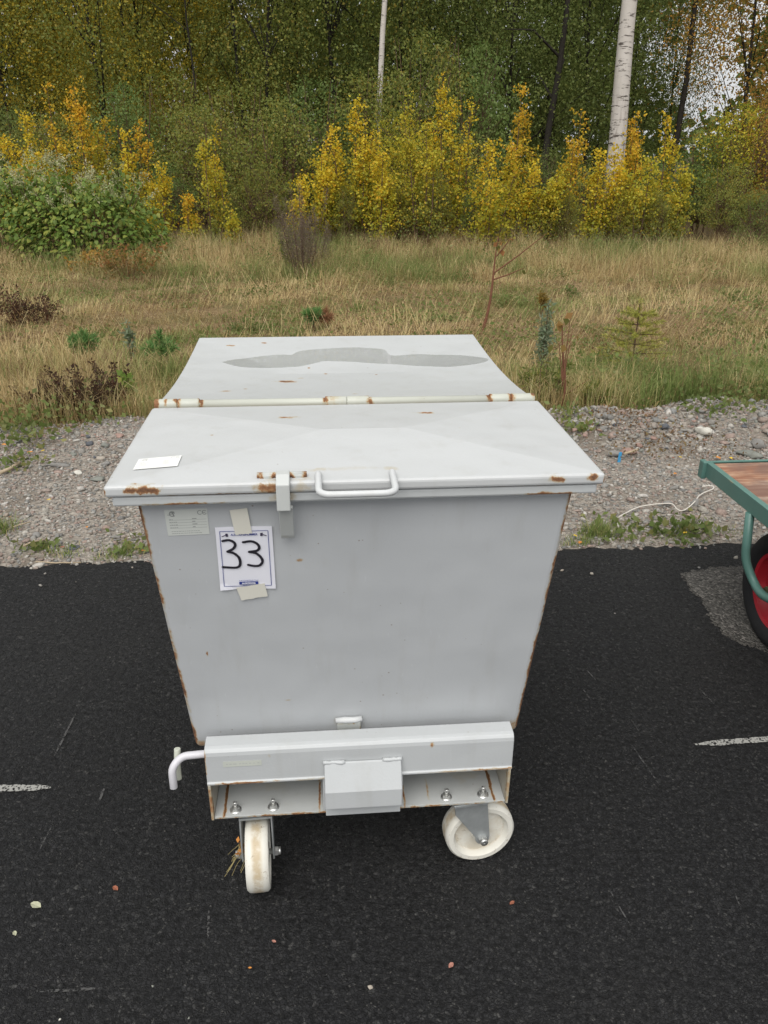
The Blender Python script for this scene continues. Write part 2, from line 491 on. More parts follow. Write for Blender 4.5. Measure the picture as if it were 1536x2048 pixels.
# gravel strip and meadow as one rough sheet each
def terrain(name, y_lo, y_hi, x0, x1, nx, ny, mat, label):
    xs = np.linspace(x0, x1, nx); ts = np.linspace(0, 1, ny)
    X = np.tile(xs, (ny, 1)); lo = y_lo(xs)[None, :]; hi = y_hi(xs)[None, :]
    Y = lo + (hi - lo) * ts[:, None]
    Z = ground_h(X, Y)
    V = np.stack([X, Y, Z], -1).reshape(-1, 3)
    i = np.arange(ny - 1)[:, None] * nx + np.arange(nx - 1)[None, :]
    Q = np.stack([i, i + 1, i + nx + 1, i + nx], -1).reshape(-1, 4)
    return tag(link(name, np_mesh(name, V, Q, smooth=True), mat), label, None, None, 'structure')
terrain('gravel_strip', lambda x: edge_y(x) - .05, lambda x: bank_y(x) + .15, -9, 9, 240, 40, M['gravel_bed'], 'strip of grey and pink crushed gravel beside the asphalt')
terrain('meadow', lambda x: bank_y(x) - .12, lambda x: 0 * x + 16.5, -18, 18, 260, 160, M['meadow'], 'dry trampled meadow between gravel and forest')
terrain('forest_floor', lambda x: 0 * x + 16.3, lambda x: 0 * x + 60, -60, 60, 60, 30, M['soil'], 'dark forest floor behind the shrubs')

# asphalt slab with a crumbled edge
xs = np.concatenate([[-40, -15, -6], np.arange(-3.2, 3.2, .022), [6, 15, 40]])
jag = .008 * np.sin(xs * 23) + .006 * np.sin(xs * 57 + 1) + .005 * RNG.standard_normal(len(xs))
jag[np.abs(xs) > 3.3] = 0
ye = edge_y(xs) + jag + .012 * np.sin(xs * 4.1)
n = len(xs)
V = np.concatenate([np.stack([xs, 0 * xs - 30, 0 * xs], -1), np.stack([xs, ye - .03, 0 * xs], -1), np.stack([xs, ye, 0 * xs - .008], -1), np.stack([xs, ye + .004, 0 * xs - .05], -1)])
Q = [(r * n + i, r * n + i + 1, (r + 1) * n + i + 1, (r + 1) * n + i) for r in range(3) for i in range(n - 1)]
asphalt = tag(link('asphalt', np_mesh('asphalt', V, Q), M['asphalt']), 'fresh black asphalt yard under the container', None, None, 'structure')

def blob(name, pts, z, mat, parent=None):
    me = bpy.data.meshes.new(name)
    me.from_pydata([(p[0], p[1], z) for p in pts], [], [tuple(range(len(pts)))])
    return link(name, me, mat, parent)
pp = [at_z(u, v) for u, v in [(1366,1152),(1400,1143),(1455,1137),(1500,1136),(1600,1130),(1620,1290),(1540,1300),(1480,1284),(1448,1266),(1425,1238),(1408,1205),(1385,1182)]]
pp = [(p.x, p.y) for p in pp]
den = []
for i in range(len(pp)):
    a, b = pp[i], pp[(i + 1) % len(pp)]
    for t_ in np.linspace(0, 1, 9, endpoint=False):
        den.append((a[0] + (b[0] - a[0]) * t_ + random.gauss(0, .004), a[1] + (b[1] - a[1]) * t_ + random.gauss(0, .005)))
_cx, _cy = sum(p[0] for p in den)/len(den), sum(p[1] for p in den)/len(den)
FRINGE = [(_cx + (p[0]-_cx)*random.uniform(1.04,1.11), _cy + (p[1]-_cy)*random.uniform(1.03,1.09)) for p in den]
tag(blob('asphalt_patch', den, .004, M['old_asphalt']), 'worn pale grey asphalt patch beside the cart wheel', None, None, 'structure')

def mat_mark(name, col, thr, sc=60):
    t = NT(name)
    b = t.pbr(col, .8, .2)
    tr = t.new('ShaderNodeBsdfTransparent'); mx = t.new('ShaderNodeMixShader')
    f = t.maprange(t.math('ADD', t.math('MULTIPLY', t.noise(sc, 5, .7), .6), t.math('MULTIPLY', t.voro(140), .5)), thr - .13, thr + .11)
    t.l.new(f, mx.inputs[0]); t.l.new(tr.outputs[0], mx.inputs[1]); t.l.new(b.outputs[0], mx.inputs[2]); t.l.new(mx.outputs[0], t.out.inputs[0])
    return t.m
M['fringe'] = mat_mark('worn_fringe', (.085,.08,.072), .50, 35)
tag(blob('asphalt_patch_fringe', FRINGE, .002, M['fringe']), 'crumbling worn margin of the grey asphalt patch', None, None, 'structure')
M['mark'] = mat_mark('sprayed_white_paint', (.30,.295,.275), .50)
M['scuff'] = mat_mark('grey_scuff', (.075,.074,.072), .56, 45)
def strip(name, a, b, w, mat, z=.004, parent=None, n=24):
    a, b = Vector((a[0], a[1], z)), Vector((b[0], b[1], z))
    d = (b - a).normalized(); s_ = Vector((-d.y, d.x, 0)); L, R = [], []
    for i in range(n + 1):
        t_ = i / n; p = a.lerp(b, t_); e = min(1, 4 * t_ + .25, 4 * (1 - t_) + .25)
        L.append(p + s_ * w * e * random.uniform(.4, .6)); R.append(p - s_ * w * e * random.uniform(.4, .6))
    me = bpy.data.meshes.new(name)
    me.from_pydata([tuple(q) for q in L + R], [], [(i, i + 1, n + 2 + i, n + 1 + i) for i in range(n)])
    return link(name, me, mat, parent)
p0, p1 = at_z(-60, 1579), at_z(103, 1577)
tag(strip('paint_stroke', p0, p1, .022, M['mark']), 'short white sprayed line on the asphalt left of the hook handle', 'road marking', 'sprayed lines on the asphalt')
p0, p1 = at_z(1390, 1491), at_z(1620, 1474)
tag(strip('paint_stroke', p0, p1, .022, M['mark']), 'white sprayed line on the asphalt right of the container', 'road marking', 'sprayed lines on the asphalt')
for (u0, v0, u1, v1, w) in [(152,1428,108,1515,.006),(210,1575,198,1605,.006),(1262,1490,1318,1570,.004),(1172,1340,1192,1362,.004),(1400,1380,1430,1412,.005),
                            (418,1822,416,1880,.005),(1218,1780,1262,1855,.003),(80,1985,200,1978,.006),(1165,1378,1182,1402,.003),(1470,1790,1480,1815,.003),(103,1655,80,1700,.004),(1262,1440,1278,1465,.003)]:
    strip('scratch', at_z(u0, v0), at_z(u1, v1), w, M['scuff'], .0025, asphalt, 14)

# ------------------------------------------------------------------ loose gravel and stones
def ico(sub=1):
    bm = bmesh.new(); bmesh.ops.create_icosphere(bm, subdivisions=sub, radius=1.0)
    v = np.array([p.co[:] for p in bm.verts]); f = np.array([[q.index for q in p.verts] for p in bm.faces]); bm.free()
    return v, f
IV, IF = ico(1)
IV2, IF2 = ico(2)
def rot_mats(n, rng, tilt=PI):
    a = rng.uniform(0, 2 * PI, n); b = rng.uniform(-tilt, tilt, n); c = rng.uniform(0, 2 * PI, n)
    ca, sa, cb, sb, cc, sc = np.cos(a), np.sin(a), np.cos(b), np.sin(b), np.cos(c), np.sin(c)
    z = np.zeros(n); o = np.ones(n)
    Rz = np.stack([ca, -sa, z, sa, ca, z, z, z, o], -1).reshape(n, 3, 3)
    Rx = np.stack([o, z, z, z, cb, -sb, z, sb, cb], -1).reshape(n, 3, 3)
    Rw = np.stack([cc, -sc, z, sc, cc, z, z, z, o], -1).reshape(n, 3, 3)
    return Rz @ Rx @ Rw
def mat_stone(name, st):
    t = NT(name); g = t.new('ShaderNodeNewGeometry')
    c = t.ramp(g.outputs['Random Per Island'], st)
    c = t.mix(t.maprange(t.noise(70, 5, .7), .35, .65), c, t.mix(1, c, (.7,.7,.7), 'MULTIPLY'))
    t.pbr(c, .85, .25, 0, t.bump(t.noise(120, 4), .5, .006))
    return t.m
STONES = [(0,(.18,.175,.165)),(.14,(.26,.25,.23)),(.28,(.34,.31,.27)),(.42,(.35,.26,.22)),(.55,(.28,.225,.19)),(.68,(.38,.35,.30)),(.8,(.23,.23,.22)),(.92,(.46,.43,.38)),(1,(.54,.51,.47))]
M['stone'] = mat_stone('crushed_stone', STONES)
def stones(n, xlo, xhi, ylo, yhi, smin, smax, power=2.0, keep=None):
    X = RNG.uniform(xlo, xhi, n); Y = RNG.uniform(ylo, yhi, n)
    k = (Y > edge_y(X) + .002 + .016 * RNG.standard_normal(n) - np.where(RNG.uniform(0, 1, n) < .12, RNG.exponential(.05, n), 0)) & (Y < bank_y(X) + .12 * RNG.standard_normal(n)) & (np.abs(X) < .62 * Y + .35)
    if keep is not None: k &= keep(X, Y)
    X, Y = X[k], Y[k]; n = len(X)
    s_ = smin + (smax - smin) * RNG.uniform(0, 1, n) ** power
    sc = np.stack([s_ * RNG.uniform(.8, 1.3, n), s_ * RNG.uniform(.6, 1.0, n), s_ * RNG.uniform(.35, .7, n)], -1)
    R = rot_mats(n, RNG, .6)
    jit = 1 + .30 * RNG.standard_normal((n, len(IV), 1)).clip(-1.5, 1.5)
    P = (IV[None] * jit) * sc[:, None, :]
    P = np.einsum('nij,nkj->nki', R, P)
    P += np.stack([X, Y, np.where(Y < edge_y(X), .001, ground_h(X, Y)) + sc[:, 2] * .35], -1)[:, None, :]
    T = (IF[None] + (np.arange(n) * len(IV))[:, None, None]).reshape(-1, 3)
    return P.reshape(-1, 3), T
a, fa = stones(62000, -3.4, 3.4, 2.6, 5.1, .0035, .0125, 1.6)
b, fb = stones(1500, -3.4, 3.4, 2.7, 5.1, .012, .026, 2.5)
c, fc = stones(900, .6, 3.4, 4.3, 5.1, .010, .034, 2.4)
Vg = np.concatenate([a, b, c]); Tg = np.concatenate([fa, fb + len(a), fc + len(a) + len(b)])
tag(link('gravel', np_mesh('gravel', Vg, None, Tg), M['stone']), 'loose crushed grey and pinkish stones covering the strip', None, None, 'stuff')

def rock_mesh(name, sx, sy, sz, seed, flat=.25):
    r = np.random.default_rng(seed)
    v = IV2.copy()
    for _ in range(9):                                      # flat broken faces
        nrm = r.standard_normal(3); nrm /= np.linalg.norm(nrm); d = r.uniform(.38, .75)
        dd = v @ nrm; v -= np.clip(dd - d, 0, None)[:, None] * nrm[None]
    v += .03 * r.standard_normal(v.shape)
    v *= np.array([sx, sy, sz]) / 2
    v[:, 2] = np.maximum(v[:, 2], -sz * flat)
    v[:, 2] += sz * flat
    return np_mesh(name, v, None, IF2)
def rockmat(name, col): return plain(name, col, .85, .25, var=.35, scale=25, bump=.006)
RM = {'grey': rockmat('grey_rock', (.23,.22,.205)), 'blue': rockmat('blue_grey_rock', (.10,.105,.115)), 'white': rockmat('white_rock', (.56,.54,.48)),
      'pink': rockmat('pink_rock', (.30,.20,.165)), 'green': rockmat('green_grey_rock', (.20,.205,.18)), 'tan': rockmat('tan_rock', (.34,.30,.25))}
def put_rock(u, v, wpx, hpx, col, label, group=None, seed=0, yaw=None, deep=.8):
    p = at_z(u, v, .0)
    for _ in range(3): p = at_z(u, v, float(ground_h(p.x, p.y)))
    px = FPX / (p.y * math.cos(TILT) + (EYE - p.z) * math.sin(TILT))
    w = wpx / px; h = hpx / px
    o = link('rock', rock_mesh('rock', w, w * deep, h * 1.05, seed), RM[col], None, (p.x, p.y, p.z - h * .08))
    o.rotation_euler = (0, 0, random.uniform(-.5, .5) if yaw is None else yaw)
    return tag(o, label, 'rock', group)
put_rock(1404, 868, 44, 30, 'white', 'pale white angular rock on top of the rubble bank', 'larger rocks on the gravel', 1, .0, .7)
put_rock(1331, 856, 22, 18, 'blue', 'dark blue-grey rock beside the white rock', 'larger rocks on the gravel', 2)
put_rock(1279, 893, 18, 14, 'pink', 'pinkish rock just right of the blue plastic shard', 'larger rocks on the gravel', 3)
put_rock(1281, 903, 14, 10, 'green', 'small greenish rock below the pinkish rock on the bank', 'larger rocks on the gravel', 4)
put_rock(1226, 913, 40, 18, 'grey', 'flat grey rock left of the blue plastic shard', 'larger rocks on the gravel', 5)
put_rock(1255, 905, 38, 20, 'pink', 'brownish flat rock behind the blue plastic shard', 'larger rocks on the gravel', 6)
put_rock(1512, 897, 30, 30, 'grey', 'tall grey block of stone near the right edge of the bank', 'larger rocks on the gravel', 7)
put_rock(1462, 884, 13, 12, 'tan', 'light tan stone left of the tall grey block', 'larger rocks on the gravel', 8)
put_rock(1336, 873, 12, 9, 'tan', 'little tan stone below the dark blue-grey rock', 'larger rocks on the gravel', 9)
put_rock(1500, 913, 60, 16, 'green', 'broad greenish slab behind the cart deck', 'larger rocks on the gravel', 10)
put_rock(1388, 1010, 24, 26, 'grey', 'grey lump of stone in the gravel under the cart corner', 'larger rocks on the gravel', 11)
put_rock(1335, 1012, 26, 18, 'grey', 'flat grey stone beside the white cord', 'larger rocks on the gravel', 12)
put_rock(112, 933, 68, 18, 'grey', 'long flat grey slab lying on the gravel at left', 'larger rocks on the gravel', 13, .2, .35)
put_rock(158, 948, 20, 14, 'white', 'square white stone chip in front of the long slab', 'larger rocks on the gravel', 14, .4)
put_rock(146, 910, 24, 11, 'green', 'pale greenish stone behind the long slab', 'larger rocks on the gravel', 15)
put_rock(178, 889, 22, 13, 'blue', 'dark slate stone at the top of the left bank', 'larger rocks on the gravel', 16)
put_rock(211, 893, 24, 13, 'green', 'pale grey-green stone right of the dark slate stone', 'larger rocks on the gravel', 17)
put_rock(240, 873, 26, 12, 'pink', 'pink stone at the top of the left bank beside the lid', 'larger rocks on the gravel', 18)
put_rock(200, 918, 26, 11, 'tan', 'tan layered stone on the left gravel', 'larger rocks on the gravel', 19)
put_rock(212, 931, 22, 12, 'grey', 'grey stone close to the lid on the left gravel', 'larger rocks on the gravel', 20)
put_rock(195, 960, 40, 12, 'green', 'greenish flat stone beside the lid corner', 'larger rocks on the gravel', 21)
put_rock(72, 1072, 24, 12, 'grey', 'grey sharp stone near the asphalt edge at left', 'larger rocks on the gravel', 22)
put_rock(232, 1075, 26, 10, 'grey', 'flat grey stone close to the container wall', 'larger rocks on the gravel', 23)
put_rock(148, 1096, 30, 10, 'blue', 'slate-grey flat stone at the asphalt edge', 'larger rocks on the gravel', 24)
for i in range(70):                                         # the rubble of the bank
    right = i < 46
    u = random.uniform(1120, 1536) if right else random.uniform(0, 300)
    v = random.uniform(835, 905) + (0 if right else 15)
    if not right and u > 230: v = min(v, 880)
    put_rock(u, v, random.uniform(7, 17), random.uniform(5, 11), random.choice(['grey','grey','pink','tan','green','blue','pink']),
             'small broken stone in the rubble bank at right' if right else 'small broken stone on the gravel bank at left', 'rubble stones on the bank right' if right else 'rubble stones on the bank left', 100 + i)

# ------------------------------------------------------------------ tipping container
CX, CY, CYAW = -.0401, 1.2523, .0852
box = empty('tipping_container', (CX, CY, 0), CYAW)
tag(box, 'grey steel tipping container on castors with two lids and rusty edges', 'container')
CM = Matrix.Translation((CX, CY, 0)) @ Matrix.Rotation(CYAW, 4, 'Z')

FZ0, FZ1, FY0, FY1 = .337, .972, .146, .0296        # front sheet: bottom, top
def fy(z): return FY1 + (FZ1 - z) * (FY0 - FY1) / (FZ1 - FZ0)
FU = Vector((0, fy(1.0) - fy(0.0), 1.0)).normalized()           # up along the front sheet
FN = Vector((0, -FU.z, FU.y))                                   # out of it, towards the viewer
def fpt(x, z, d=0.0): return Vector((x, fy(z), z)) + FN * d

def edge_rust(t):
    X = t.sep(t.obj); ax = t.math('ABSOLUTE', X[0])
    hw = t.math('ADD', t.math('MULTIPLY', t.math('SUBTRACT', X[2], FZ0), .0465), .3535)
    e = t.math('SUBTRACT', hw, ax)
    e = t.math('ADD', e, t.math('MULTIPLY', t.math('SUBTRACT', t.noise(38, 4, .7), .5), .016))
    front = t.maprange(X[1], .16, .22, 1, 0)
    m_ = t.math('MULTIPLY', t.maprange(e, .003, .0125, 1, 0), front)
    return t.math('MULTIPLY', m_, t.maprange(t.noise(9, 4, .7), .36, .58, .25, 1))
M['body'] = painted('grey_body_paint', (.502,.517,.529), [((-.111, .055, .835), (.008,.02,.006), .6), ((-.299,.095,.615), (.003,.03,.009), .9), ((-.147,.121,.473), (.01,.03,.003), .6),
    ((.34,.15,.36),(.02,.05,.03),.6), ((-.343,.146,.345),(.03,.05,.02),.6), ((-.05,.135,.395),(.012,.03,.035),.28)], [((0,.146,.337),(.6,.03,.006),.8)], edge_rust)
hexv = [(-.3535,FY0,FZ0),(.3535,FY0,FZ0),(.36,1.08,FZ0),(-.36,1.08,FZ0),(-.383,FY1,FZ1),(.383,FY1,FZ1),(.383,.47,FZ1),(-.383,.47,FZ1)]
mb = MB().hexa(hexv)
mb.v = [(-.3535,FY0,FZ0),(.3535,FY0,FZ0),(.36,1.08,FZ0),(-.36,1.08,FZ0),(-.383,FY1,FZ1),(.383,FY1,FZ1),(.383,.47,FZ1),(-.383,.47,FZ1),(.382,.475,.945),(-.382,.475,.945),(.382,1.2,.945),(-.382,1.2,.945)]
mb.f = [(0,1,5,4),(4,5,6,7),(7,6,8,9),(9,8,10,11),(11,10,2,3),(0,3,2,1),(1,2,10,8,6,5),(0,4,7,9,11,3)]; mb.sm = [False]*8
body = mb.build('body', M['body'], box, .022, 4)

M['lid'] = painted('grey_lid_paint', (.505,.515,.515), [
    ((-.131,.336,1.012), (.028,.013,.02), .75), ((.158,.354,1.012), (.030,.013,.02), .8), ((-.36,-.002,1.004), (.040,.02,.011), 1.05),
    ((.34,-.004,1.004), (.018,.02,.010), 1.0), ((.403,-.004,1.005), (.014,.02,.009), 1.0), ((-.273,.238,1.01),(.006,.005,.02),.8), ((.4255,0,1.0),(.006,.03,.012),1.1), ((-.4255,0,1.0),(.006,.03,.012),1.1),
    ((-.155,0,1.0),(.035,.035,.016),.75), ((-.10,.01,1.0),(.03,.03,.014),.5), ((.21,.24,1.01),(.003,.003,.02),.7), ((-.03,.05,1.012),(.10,.012,.01),.28), ((.055,.045,1.012),(.02,.014,.01),.42), ((-.07,.048,1.012),(.02,.014,.01),.42)],
    [((-.25,0,.9905),(.20,.03,.004),.9), ((.3,0,.9905),(.16,.03,.003),.7)], grime=.04, rough=.36)
# front lid: box skirt with a cross-broken top
lw, l0, l1 = .4255, 0.0, .448
mb = MB()
vs = [(-lw,l0,.991),(lw,l0,.991),(lw,l1,.991),(-lw,l1,.991),(-lw,l0,1.0115),(lw,l0,1.0115),(lw,l1,1.0115),(-lw,l1,1.0115),(-.06,.235,1.0255),(.10,.235,1.0255)]
mb.add(vs, [(0,3,2,1),(0,1,5,4),(1,2,6,5),(2,3,7,6),(3,0,4,7),(4,5,9,8),(5,6,9),(6,7,8,9),(7,4,8)])
front_lid = mb.build('lid', M['lid'], box, .006, 3)
front_lid['label'] = 'front lid with handle and latch'
M['rim'] = painted('grey_rim_paint', (.47,.485,.485), [((-.30,0,.974),(.10,.03,.005),.75),((.33,0,.974),(.07,.03,.006),.9),((-.13,.0,.985),(.03,.03,.02),.5)])
MB().prism([(.006,.972),(.47,.972),(.476,.940),(1.225,.940),(1.225,.956),(.482,.956),(.476,.9905),(.006,.9905)], 'x', -.415, .415).build('rim', M['rim'], box, .004, 2)

# rear lid: dished sheet carrying rain water
M['lid2'] = painted('grey_rear_lid_paint', (.50,.512,.512), [
    ((-.144,.782,.99),(.036,.018,.2),1.0), ((-.321,1.159,.99),(.016,.012,.2),.75), ((-.225,1.181,.99),(.010,.010,.2),.8), ((-.292,.672,.99),(.018,.010,.2),.7), ((-.245,.695,.99),(.008,.007,.2),.7),
    ((-.09,.93,.99),(.007,.009,.2),.8), ((-.045,.87,.99),(.008,.009,.2),.8), ((.09,.85,.99),(.006,.006,.2),.7), ((-.11,.82,.99),(.012,.006,.2),.6),((.02,.60,.99),(.01,.006,.2),.5)], [((0,.512,1.0),(.6,.010,.2),.22)], grime=.04, rough=.34)
R0, R1 = .506, 1.245
def lid2_z(x, y):
    t_ = (y - R0) / (R1 - R0)
    ed = 1.004 - .010 * t_ - .017 * math.sin(PI * min(1, t_ ** .85)) * 1.0
    cx = 1 - min(1, abs(x) / .4255)
    cy = 1 - abs(2 * t_ - 1)
    return ed - .011 * min(cx * 1.6, cy)
nx, ny = 33, 25
V, Q = [], []
for j in range(ny):
    for i in range(nx):
        x = -.4255 + .851 * i / (nx - 1); y = R0 + (R1 - R0) * j / (ny - 1)
        V.append((x, y, lid2_z(x, y)))
top = [(j*nx+i, j*nx+i+1, (j+1)*nx+i+1, (j+1)*nx+i) for j in range(ny-1) for i in range(nx-1)]
n0 = len(V); V += [(x, y, z - .010) for x, y, z in V]
ring = [i for i in range(nx)] + [j*nx+nx-1 for j in range(1, ny)] + [(ny-1)*nx+i for i in range(nx-2, -1, -1)] + [j*nx for j in range(ny-2, 0, -1)]
faces = top + [tuple(n0 + k for k in reversed(f)) for f in top] + [(ring[(k+1) % len(ring)], ring[k], n0 + ring[k], n0 + ring[(k+1) % len(ring)]) for k in range(len(ring))]
mb = MB(); mb.add(V, faces); rear_lid = mb.build('lid', M['lid2'], box, .0025, 2)
rear_lid['label'] = 'dished rear lid holding rain water'

# hinge tube with knuckles
M['hinge'] = painted('hinge_paint', (.47,.48,.42), [((x, .49, 1.012), (.012,.05,.05), .9) for x in (-.375,-.326,-.052,.047,.318,.367,-.424,.421)] + [((-.40,.48,1.01),(.006,.03,.03),.8), ((-.028,.49,1.01),(.024,.04,.04),.55)])
MB().tube([(-.424,.486,1.006),(.420,.479,1.006)], .0105, 16).build('hinge_tube', M['hinge'], box)
for a, b in ((-.425,-.376),(-.374,-.328),(-.052,-.004),(-.003,.046),(.319,.366),(.368,.421)):
    MB().tube([(a,.486-.0083*(a+.42),1.006),(b,.486-.0083*(b+.42),1.006)], .0135, 16).build('hinge_knuckle', M['hinge'], box, .0015)
MB().box(-.42,.42,.450,.505,.975,.992).build('hinge_channel', painted('rusty_channel', (.28,.22,.16), [((0,.48,.99),(.6,.1,.1),.7)]), box)

# handle on the front lid
M['rod'] = painted('rod_paint', (.56,.57,.57), [((x,.046,1.015),(.012,.008,.012),.5) for x in (-.07,.055)])
hp = bend_path([(-.0705,.030,1.010),(-.0705,.020,1.0185),(-.0705,-.060,1.012),(.0555,-.060,1.012),(.0555,.020,1.0185),(.0555,.028,1.010)], .022, 8)
MB().tube(hp, .0058, 12).build('handle', M['rod'], box)
# latch: hinge rods on the lid edge, a bent hasp, and a strap on the front sheet
M['latch'] = painted('latch_paint', (.50,.515,.50), [((-.172,.024,1.012),(.010,.02,.02),1.0),((-.092,.024,1.012),(.010,.02,.02),1.0),((-.146,.02,1.01),(.010,.02,.02),1.0),((-.116,.02,1.01),(.008,.02,.02),1.0),((-.124,.043,.9),(.03,.03,.008),.85)])
MB().tube([(-.174,.022,1.0165),(-.090,.022,1.0165)], .0052, 12).build('latch_pin', M['latch'], box)
for a, b in ((-.170,-.146),(-.116,-.094)):
    MB().box(a,b,.016,.030,1.011,1.0185).build('latch_bracket', M['latch'], box, .002)
MB().prism([(.024,1.0245),(.004,1.0245),(-.014,1.012),(-.016,.965),(-.009,.965),(-.007,1.008),(.006,1.0175),(.024,1.0175)], 'x', -.1415,-.1185).build('hasp', M['latch'], box, .002)
MB().prism([(-.008,.968),(.004,.968),(.026,.9005),(.030,.8965),(.023,.8955),(.018,.904)], 'x', -.1395,-.1155).build('hasp_strap', M['latch'], box, .0015)

# lichen spot and snail-like speck on the lid
M['lichen'] = plain('lichen', (.42,.43,.33), .9, .1, var=.5, scale=200)
v_, f_ = [], []
lb = MB()
for i in range(26):
    x, y = .098 + random.gauss(0, .011), .044 + random.gauss(0, .006)
    r = random.uniform(.0015, .004)
    lb.add([(x+IV[k][0]*r, y+IV[k][1]*r, 1.0122+IV[k][2]*.0012) for k in range(12)], [tuple(f) for f in IF])
tag(lb.build('lichen', M['lichen'], box), None, None, None, 'stuff')

# base frame
beam_l = [((x,.064,.312),(.09,.02,.004),a_) for x, a_ in ((-.25,.8),(-.1,.5),(.2,.6),(.29,.7))]
M['frame'] = painted('grey_frame_paint', (.475,.49,.495), [((.15,.064,.385),(.006,.01,.014),.75),((-.19,.064,.378),(.006,.01,.006),.4)] + [((-.3215,.064,.36),(.004,.02,.06),.7)], beam_l)
# beam: angle profile with rounded nose
prof = [(.110,.3985),(.078,.3985),(.070,.3965),(.0655,.391),(.064,.383),(.064,.316),(.061,.314),(.061,.309),(.067,.309),(.110,.309)]
MB().prism(prof, 'x', -.3215, .3245).build('beam', M['frame'], box, .0015)
M['pocket'] = painted('pocket_paint', (.42,.43,.42), [((-.2945,.12,.218),(.005,.12,.012),.95), ((.2935,.12,.218),(.005,.12,.012),.95), ((-.0895,.12,.218),(.004,.10,.02),.85), ((.15,.11,.218),(.004,.05,.02),.6), ((.0955,.11,.218),(.004,.09,.02),.75),
    ((-.20,.150,.218),(.06,.03,.01),.28), ((.24,.150,.218),(.05,.03,.01),.30)], [((0,.062,.212),(.7,.008,.008),.95)])
M['edge'] = painted('rust_edge_paint', (.45,.42,.35), [], [((-.318,.06,.26),(.012,.03,.09),.7),((.319,.06,.26),(.012,.03,.09),.6)])
MB().box(-.3145,.3165,.066,1.0,.2115,.2175).build('floor_plate', M['pocket'], box, .001)
for a, b in ((-.3205,-.315),(.317,.3225)):
    MB().prism([(.061,.3085),(.063,.2115),(.075,.2085),(1.0,.2085),(1.0,.3085)], 'x', a, b).build('side_plate', M['edge'], box, .001)
for a, b in ((-.0815,-.0765),(.0845,.0895)):
    MB().box(a, b, .0655, .9, .2185, .308).build('pocket_wall', M['frame'], box, .001)
MB().box(-.3145,.3165,.42,.9,.2185,.308).build('pocket_back', M['frame'], box)
MB().box(-.3145,.3165,.1115,1.0,.3085,.3108).build('top_plate', M['frame'], box)  # unseen cover, added to keep sky light out of the pockets
for a, b in ((-.32,-.25),(.25,.32)):
    MB().box(a, b, .1125, 1.0, .311, .336).build('bearer', M['frame'], box, .003)
# weld beads along the pocket seams
M['weld'] = plain('rusty_weld', (.15,.075,.03), .9, .2, var=.5, scale=60)
for x in (-.2935, .2925):
    MB().tube([(x,.068,.218),(x,.14,.218),(x,.30,.218)], [.0015,.002,.002], 6).build('weld_bead', M['weld'], box)
# stop block between the pockets, with its weld
mb = MB(); mb.prism([(.0625,.355),(.058,.3555),(.030,.300),(.030,.2545),(.034,.2545),(.0625,.2545)], 'x', -.077, .0845)
mb.build('stop_block', M['frame'], box, .003, 3)
MB().box(-.0765,.084,.058,.066,.2105,.2535).build('stop_block_lip', M['frame'], box, .001)
for a, b in ((-.079,-.034),(.046,.086)):
    w_ = MB(); k = 7
    w_.tube([(a+(b-a)*i/k, .060+random.uniform(-.001,.001), .3545+random.uniform(-.001,.001)) for i in range(k+1)], [random.uniform(.0035,.005) for _ in range(k+1)], 8)
    w_.build('weld_bead', M['frame'], box)
# locking tab on the body
MB().hexa([tuple(fpt(-.047,.36,-.001)),tuple(fpt(.003,.36,-.001)),tuple(fpt(.003,.36,.014)),tuple(fpt(-.047,.36,.014)),tuple(fpt(-.047,.412,-.001)),tuple(fpt(.003,.412,-.001)),tuple(fpt(.003,.412,.014)),tuple(fpt(-.047,.412,.014))]).build('locking_tab', painted('tab_paint',(.47,.485,.46),[((-.022,.13,.405),(.05,.02,.004),.8),((.003,.13,.39),(.003,.03,.03),.7)]), box, .0015)
MB().tube([tuple(fpt(-.050,.414,.009)),tuple(fpt(-.03,.4155,.010)),tuple(fpt(-.01,.4145,.010)),tuple(fpt(.006,.4165,.009))], [.0055,.007,.0065,.006], 10).build('weld_bead', M['rod'], box)
# bolts through the floor plate
M['zinc'] = plain('zinc', (.62,.62,.60), .35, .5, .85, var=.2, scale=200)
M['zinc_dull'] = plain('galvanised_steel', (.40,.42,.42), .5, .4, .55, var=.25, scale=40)
def hexagon(r, a=0): return [(r * math.cos(a + PI * i / 3), r * math.sin(a + PI * i / 3)) for i in range(6)]
for x, y in ((-.271,.083),(-.190,.085),(.189,.085),(.271,.086),(-.271,.19),(-.190,.19),(.189,.19),(.271,.19)):
    b_ = MB(); a_ = random.uniform(0, 1)
    b_.lathe([(.0001,0),(.0125,0),(.0125,.0016),(.0001,.0016)], 'z', (x,y,.2176), 20)
    b_.prism([(x+p, y+q) for p, q in hexagon(.0088,a_)], 'z', .2193, .2265)
    b_.lathe([(.0001,0),(.0045,0),(.0045,.0125),(.0035,.0138),(.0001,.0138)], 'z', (x,y,.2266), 12)
    b_.build('bolt', M['zinc'], box)
# hook handle at the left end of the beam
M['hook'] = painted('hook_paint', (.58,.57,.60), [])
MB().tube(bend_path([(-.322,.088,.371),(-.372,.086,.370),(-.391,.070,.354),(-.391,.066,.306)], .03, 8), .0082, 12).build('hook_handle', M['hook'], box, .001)
MB().tube([(-.3835,.108,.372),(-.3865,.100,.33),(-.3855,.094,.302)], .0068, 12).build('hook_pin', painted('hook_pin_paint', (.52,.54,.46)), box, .001)

